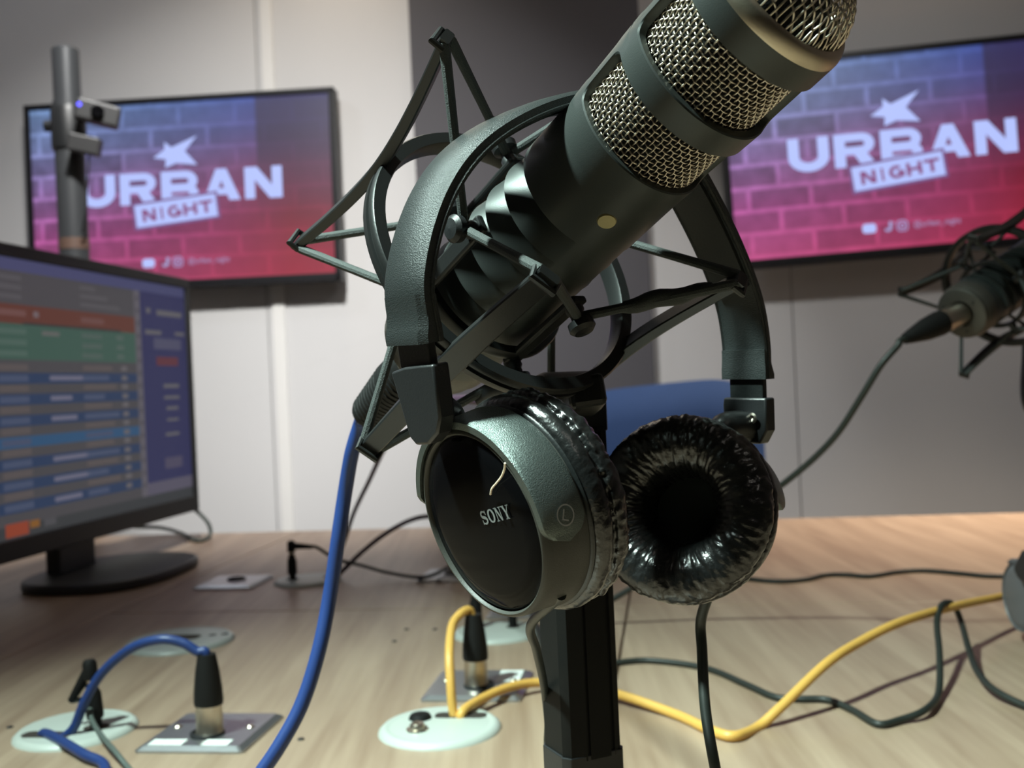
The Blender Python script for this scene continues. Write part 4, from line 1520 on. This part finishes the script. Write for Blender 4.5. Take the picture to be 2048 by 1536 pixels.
def build_cup(root, face_c, n_out, up_hint, seed, letter, wordmark):
    F = frame_yz(face_c, n_out, up_hint)
    # shell
    sh = G().lathe([(x * MM, z * MM) for x, z in ((28.6, -2.4), (28.9, -.8), (29.4, -.2), (30.1, -.3), (30.7, -1.2), (31.1, -3), (31.6, -8), (32.4, -13), (33.0, -15.0), (33.0, -16.0), (31.0, -16.6), (20, -16.6))], F, 96).build('ear_cup_shell', M_shell, root, smooth=50)
    G().lathe([(x * MM, z * MM) for x, z in ((0, .5), (11, .35), (22, -.2), (27.6, -.9), (28.8, -1.8))], F, 96).build('face_plate', M_gloss, root, smooth=60)
    # recessed collar between shell and pad
    G().lathe([(x * MM, z * MM) for x, z in ((30.5, -15.7), (33.6, -16.3), (34.0, -17.0), (33.6, -17.8), (30.5, -18.0))], F, 96).build('pad_collar', M_bandin, root, smooth=50)
    # pad
    pf_ = [(27, -17.4), (31.5, -17.2), (34.2, -17.9), (35.6, -19.4), (36.0, -21.2), (35.6, -23.0), (34.7, -24.1), (34.8, -24.6), (35.9, -25.4), (36.1, -27.4), (35.4, -29.6), (33.7, -31.6), (31.0, -33.2), (28.0, -34.0), (24.6, -34.0), (21.4, -33.0), (18.4, -31.0), (16.0, -28.2), (14.3, -24.6), (13.4, -20.5), (13.2, -15.0)]
    # resample the pad profile
    pp = [V((a, b, 0)) for a, b in pf_]
    pp = catmull(pp, 4)
    k = len(pp)
    nr = []
    for i in range(k):
        tt = pp[min(i + 1, k - 1)] - pp[max(i - 1, 0)]
        nr.append(V((-tt.y, tt.x, 0)).normalized() * -1)
    cr = crumple(seed)

    def disp(a, j, r_, z):
        u = j / (k - 1)
        amt = .35 + .55 * min(1, max(0, (u - .22) / .15)) * 1.0
        if u < .16:
            amt = .25
        sm_ = math.exp(-((u - .33) / .075) ** 2)
        d_ = cr(a, u * 6) * amt * 1.0 - .35 + sm_ * .55 * (1 - 2.4 * abs(noise.noise(V((math.cos(a) * 26 + seed, math.sin(a) * 26, u * 5)))))
        return nr[j].x * d_ * MM, nr[j].y * d_ * MM
    G().lathe([(p.x * MM, p.y * MM) for p in pp], F, 300, disp=disp).build('ear_pad', M_leather, root, smooth=70)
    G().lathe([(0, -15.6 * MM), (8 * MM, -15.7 * MM), (15 * MM, -15.6 * MM)], F, 40).build('driver_cloth', M_cloth, root, smooth=60)
    # yoke: half ring hugging the shell, rounded pivot ends
    a0, a1 = math.radians(-24), math.radians(160)
    ns = 60
    pts, A_, B_, profs = [], [], [], []
    Rm = F.to_3x3()
    zc_ = -7.2
    for i in range(ns + 1):
        a = a0 + (a1 - a0) * i / ns
        e = min(i, ns - i) / ns
        er = Rm @ V((math.cos(a), math.sin(a), 0))
        round_ = min(1.0, math.sqrt(max(0.0, 1 - (1 - min(1, e / .075)) ** 2)) + .04)
        hw = 7.6 * round_
        # slimmer outer radius at the ends
        pts.append(F @ V((32.6 * MM * math.cos(a), 32.6 * MM * math.sin(a), zc_ * MM)))
        A_.append(er)
        B_.append(Rm @ V((0, 0, 1)))
        th_ = 1.5
        tlt = 1.0 * (hw / 7.6)
        profs.append([(-th_ * MM, -hw * MM), (th_ * MM, -hw * MM), ((th_ + .3) * MM, (-hw * .8) * MM), (th_ * MM, hw * .84 * MM), ((th_ - .7) * MM, hw * MM), (-th_ * MM, hw * MM)])
    yk = G().sweep(pts, A_, B_, profs).build('yoke', M_yoke, root, smooth=40)
    # pivot boss
    pa = math.radians(-11)
    # letter in circle
    if letter:
        fl = frame_yz(F @ V((34.35 * MM * math.cos(pa), 34.35 * MM * math.sin(pa), -7.6 * MM)), Rm @ V((math.cos(pa), math.sin(pa), 0)), UV_ + RV * .25)
        g = G()
        for q in strip(circle(.0030, 20), .0004, True):
            g.poly(fl, q, .0002)
        if letter == 'L':
            put_word(g, fl, 'L', -.0010, -.0016, .0026, .0032, 0, z=.0002, t=.17, tv=.13)
        build_under(yk, g, 'side_mark', M_print2, smooth=0)
    if wordmark:
        g = G()
        fw = F @ Matrix.Translation((0, 0, .00045)) @ Matrix.Rotation(math.radians(wordmark), 4, 'Z')
        put_word(g, fw, 'SONY', .0036, -.0002, .0037, .0043, .0005, z=.0002, fn=serif_glyph)
        for v_ in g.v:
            pass
        face = [c_ for c_ in root.children if c_.name.startswith('face_plate')][-1]
        build_under(face, g, 'lettering', M_print, smooth=0)
    return F


def build_headphones(F, label, group):
    root = thing('headphones', label, 'headphones', F=F, group=group)
    fix(root)

    def HP(s, y, n_=0.0):
        return HC + U3 * s + UP3 * y + NB * n_
    ctrl = [(-.0803, .0125), (-.0832, .0320), (-.0752, .0570), (-.0585, .0765), (-.0300, .0925), (0, .1000), (.0260, .0945), (.0450, .0775), (.0640, .0555), (.0770, .0350), (.0822, .0180), (.0832, .0020)]
    pts = catmull([HP(s, y) for s, y in ctrl], 8)
    n = len(pts)
    A_, B_ = [], []
    for i in range(n):
        tg = (pts[min(i + 1, n - 1)] - pts[max(i - 1, 0)]).normalized()
        B_.append(NB)
        A_.append(tg.cross(NB) * -1)       # outward
    # outward check: left end outward is -U
    if A_[0].dot(U3) > 0:
        A_ = [-a for a in A_]
    profs = []
    for i in range(n):
        u = i / (n - 1)
        e = min(u, 1 - u)
        hw = (9.2 + 1.8 * min(1, e / .12)) if False else 10.6
        hw *= MM
        th_ = 2.6 * MM
        profs.append([(-th_, -hw), (-th_ + .6 * MM, -hw - .5 * MM), (th_ * .5, -hw), (th_, -hw + 2.4 * MM), (th_ * 1.12, 0), (th_, hw - 2.4 * MM), (th_ * .5, hw), (-th_ + .6 * MM, hw + .5 * MM), (-th_, hw), (-th_ * .75, hw - .8 * MM), (-th_ * .75, -hw + .8 * MM)])
    hb = G().sweep(pts, A_, B_, profs).build('headband', M_band, root, smooth=30)
    # inner lining pad, thin ridge lines on the edge
    inn = [p - a * 2.3 * MM for p, a in zip(pts, A_)]
    sl = slice(int(n * .12), int(n * .80))
    G().sweep(inn[sl], A_[sl], B_[sl], [(-.9 * MM, -8.4 * MM), (.6 * MM, -8.8 * MM), (.6 * MM, 8.8 * MM), (-.9 * MM, 8.4 * MM)]).build('inner_lining', M_bandin, root, smooth=30)
    rid = [p + NB * 11.0 * MM - a * 1.3 * MM for p, a in zip(pts, A_)]
    build_under(hb, G().tube(rid, .00045, 6), 'edge_bead', M_band)
    # end housings (thicker sleeves with sloped shoulder)
    for sgn, idx in ((-1, 0), (1, n - 1)):
        p = pts[idx]
        step = 1 if sgn < 0 else -1
        tdn = (pts[idx] - pts[idx + step * 2]).normalized()       # downwards out of the band
        a_ = A_[idx]
        fs_ = frame_yz(p, NB, -tdn)
        # sleeve
        pl_, al_, bl_, pr_ = [], [], [], []
        for i in range(0, 7):
            q_ = pts[idx + step * i]
            pl_.append(q_)
            al_.append(A_[idx + step * i])
            bl_.append(NB)
            k_ = 1.0 if i < 2 else max(0.0, 1 - (i - 1) / 3.5) ** 1.6
            e_ = (2.95 + 2.0 * k_) * MM
            hw = (10.65 + .25 * min(1, k_ * 2)) * MM
            pr_.append([(-3.0 * MM, -hw), (e_ - 2.2 * MM, -hw), (e_, -hw + 2.4 * MM), (e_, hw - 2.4 * MM), (e_ - 2.2 * MM, hw), (-3.0 * MM, hw)])
        if sgn < 0:
            pl_, al_, pr_ = pl_, al_, pr_
        G().sweep(pl_, al_, bl_, pr_).build('end_sleeve', M_band, root, smooth=30)
        # slider strip
        G().box(frame_yz(p + tdn * .006, a_, -tdn), .0165, .022, .0030).build('slider', M_bandin, root, smooth=0, bevel=.0006)
        # hinge block: plate narrowing downwards, built along the strip
        blk = frame_yz(p + tdn * .0125, a_, -tdn)
        # x axis of blk points along +-NB
        if sgn < 0:
            out = [(-.0115, .004), (-.004, .0055), (.004, .006), (.0115, .0062), (.0112, -.010), (.0085, -.0150), (.003, -.0185), (-.0035, -.0190), (-.0065, -.0165)]
        else:
            out = [(-.0105, .005), (.0105, .005), (.0110, .002), (.0106, -.010), (.0080, -.0135), (-.0070, -.0135), (-.0105, -.008)]
        G().prism(blk, out, -.0028, .0034).build('hinge_block', M_black, root, smooth=20, bevel=.0008)
        if sgn > 0:
            for (x, y, rr) in ((-.005, -.003, .0022), (.004, -.002, .0016)):
                G().lathe([(rr, .0008), (rr * .6, .0012), (0, .0004)], blk @ Matrix.Translation((x, y, -.0036)) @ Matrix.Rotation(math.pi, 4, 'X'), 14).build('hinge_pin', M_nickel, root)
    # cups
    FL = build_cup(root, C(-.0102, -.0437, .325), D(-.77, -.27, -.58), D(-.50, .85, 0), 1, 'L', -4)
    FR = build_cup(root, C(.0846 - .0078, -.0538, .4227), D(.48, -.25, .84), D(.26, .96, 0), 5, None, None)
    # necks joining hinge block and yoke
    eL, eR = pts[0], pts[-1]
    tl = (pts[0] - pts[2]).normalized()
    tr = (pts[-1] - pts[-3]).normalized()
    for F_c, e_, td_, aa in ((FL, eL, tl, 98), (FR, eR, tr, 90)):
        y_ = F_c @ V((32.4 * MM * math.cos(math.radians(aa)), 32.4 * MM * math.sin(math.radians(aa)), -7 * MM))
        p0 = e_ + td_ * .020
        rdv = (F_c.to_3x3() @ V((math.cos(math.radians(aa)), math.sin(math.radians(aa)), 0)))
        G().tube(catmull([p0, p0.lerp(y_ + rdv * .006, .5), y_ + rdv * .004, y_], 5), [.0062] * 16, 14).build('neck', M_bandin, root, smooth=60)
    return root, FL, FR


hp, FL, FR = build_headphones(HPF, 'black padded headphones hanging over the near microphone', 'headphones')
# twin lead of the near headphones
g = G().tube(catmull([FR @ V((-.016, -.026, -.012)), W(1402, 1240, .412), W(1404, 1300, .41), W(1411, 1420, .40), W(1432, 1545, .39), W(1450, 1640, .40), V((.075, .42, .79)), V((.060, .47, .7465)), V((.03, .53, .7435))]), .0021, 12)
g.build('right_lead', M_blackcable, hp)
g = G().tube(catmull([FL @ V((.012, -.029, -.010)), W(1062, 1250, .365), W(1073, 1300, .40), W(1088, 1370, .432), W(1096, 1440, .452), W(1105, 1530, .465), V((.030, .47, .78)), V((.032, .49, .747)), V((.03, .53, .7435))]), .0017, 12)
g.build('left_lead', M_blackcable, hp)
g = G().tube(catmull([V((.03, .53, .7440)), V((-.02, .55, .7435)), V((-.10, .52, .7435)), V((-.14, .44, .7435)), V((-.08, .38, .7435))]), .0024, 12)
g.build('common_lead', M_blackcable, hp)
jf = frame(V((-.08, .38, .7445)), V((.06, -.06, 0)), (0, 0, 1))
G().lathe([(0, -.004), (.0026, -.003), (.0034, .004), (.0034, .018), (0, .018)], jf, 16).build('jack_sleeve', M_rubber, hp)
G().lathe([(0, .018), (.0017, .018), (.0017, .027), (.0011, .030), (0, .032)], jf, 14).build('jack_tip', M_nickel, hp)
# lint hair on the left cup
lf = [(981, 989), (984, 977), (993, 966), (1003, 953), (1009, 938), (1010, 926)]
lp = []
for (px, py) in lf:
    r = (W(px, py, 1.0) - CAM)
    nrm = FL.to_3x3() @ V((0, 0, 1))
    pc = FL @ V((0, 0, .0012 + .002 * lf.index((px, py)) / 5))
    k_ = (pc - CAM).dot(nrm) / r.dot(nrm)
    lp.append(CAM + r * k_)
tag(G().tube(catmull(lp), [.00045] * 20 + [.0004] * 21 if False else .0003, 6).build('lint_hair', M_lint), 'pale curved lint hair stuck to the left ear cup', 'lint')

# second headphones resting on the desk at the right edge
hp2 = copy_tree(hp, skip=('right_lead', 'left_lead', 'common_lead', 'jack_sleeve', 'jack_tip', 'lettering', 'side_mark'))
M_grey = mat('grey_earcup', (0.11, 0.115, 0.125), 0.45, vary=0.04)
for o in hp2.children:
    if o.name.split('.')[0] in ('ear_cup_shell', 'face_plate', 'yoke'):
        o.material_slots[0].link = 'OBJECT'
        o.material_slots[0].material = M_grey
tag(hp2, 'grey headphones lying on the desk, cut off by the right edge', 'headphones', 'headphones')

# ------------------------------------------------------------------ second microphone on the right
A2 = D(.76, .40, .51).normalized()
tail2 = W(1922, 628, .93)
F2m = frame(tail2 + A2 * .1915, A2, D(-.3, .95, -.1))
mic2 = copy_tree(mic)
mic2.matrix_world = F2m
tag(mic2, 'second dark microphone at the right edge, seen from its tail', 'microphone', 'studio microphones')
sm2 = copy_tree(shock, skip=('loose_sleeve',))
S2 = frame(tail2 + A2 * .070, A2, D(-.3, .95, -.1)) @ Matrix.Rotation(math.radians(8), 4, 'Z')
sm2.matrix_world = S2
tag(sm2, 'second spider shock mount around the microphone at the right edge', 'shock mount', 'shock mounts')
mb2 = thing('black_microphone_cable', 'black cable hanging from the tail of the right microphone', 'cable', loc=tail2)
fix(mb2)
X2 = frame(tail2 + A2 * .003, D(-.86, -.34, -.38), (0, 0, 1))
G().lathe([(0, 0), (.0100, 0), (.0100, .027), (.0, .028)], X2, 24).build('barrel', M_nickel, mb2)
G().lathe([(0, .026), (.0108, .026), (.0112, .030), (.010, .046), (.006, .066), (.0045, .072), (0, .072)], X2, 24).build('boot', M_rubber, mb2)
xe = X2 @ V((0, 0, .068))
path = [xe, X2 @ V((0, 0, .078)), W(1795, 692, .90), W(1762, 730, .90), W(1725, 790, .91), W(1680, 860, .93), W(1640, 905, .95), W(1595, 945, .97), W(1530, 995, 1.0), W(1440, 1060, 1.03), W(1330, 1130, 1.06), W(1240, 1190, 1.08), T(1160, 1225, TABLE_Z + .012), F5 @ V((.03, .004, .03)), F5 @ V((0, .004, .062)), F5 @ V((0, .004, .050))]
G().tube(catmull(path), .0030, 12).build('cord', M_blackcable, mb2)
xlr(mb2, F5 @ Matrix.Translation((0, .004, .0046)), k=.8)
# stand of the second microphone: post beyond the frame, arm reaching the ring
rim2 = S2 @ V((0, 0, 0)) + V((0.03, .01, -.055))
pb2 = W(2240, 900, 1.18)
st2 = thing('tall_microphone_stand', 'black stand arm carrying the microphone at the right edge', 'mic stand', loc=(pb2.x, pb2.y, TABLE_Z))
fix(st2)
zp2 = rim2.z - .05
G().lathe([(0, TABLE_Z + .01), (.011, TABLE_Z + .01), (.011, zp2), (0, zp2)], Matrix.Translation((pb2.x, pb2.y, 0)), 24).build('post', M_satin, st2)
G().lathe([(0, TABLE_Z), (.06, TABLE_Z), (.06, TABLE_Z + .008), (.05, TABLE_Z + .014), (0, TABLE_Z + .016)], Matrix.Translation((pb2.x, pb2.y, 0)), 40).build('base', M_black, st2)
G().tube(catmull([V((pb2.x, pb2.y, zp2 - .01)), V((pb2.x, pb2.y, zp2 - .01)).lerp(rim2, .5) + V((0, 0, -.05)), rim2 + V((0, 0, -.06)), rim2]), .009, 14).build('arm', M_satin, st2)

# place the second headphones: one cup standing on the desk, its shell towards the left
bpy.context.view_layer.update()
cupF = FL                                    # left cup frame in world (near set)
loc = HPF.inverted() @ cupF                  # cup frame in headphone coordinates
want = frame_yz(W(2034, 1198, .94), D(-.9988, -.048, .0121), D(-.0466, .8294, -.5568))
hp2.matrix_world = want @ loc.inverted()
bpy.context.view_layer.update()
lo = 9.0
for o in hp2.children:
    if o.type == 'MESH':
        a = np.empty(len(o.data.vertices) * 3)
        o.data.vertices.foreach_get('co', a)
        mw = np.array(o.matrix_world)
        lo = min(lo, float((a.reshape(-1, 3) @ mw[2, :3]).min() + mw[2, 3]))
hp2.location.z += TABLE_Z + .0005 - lo
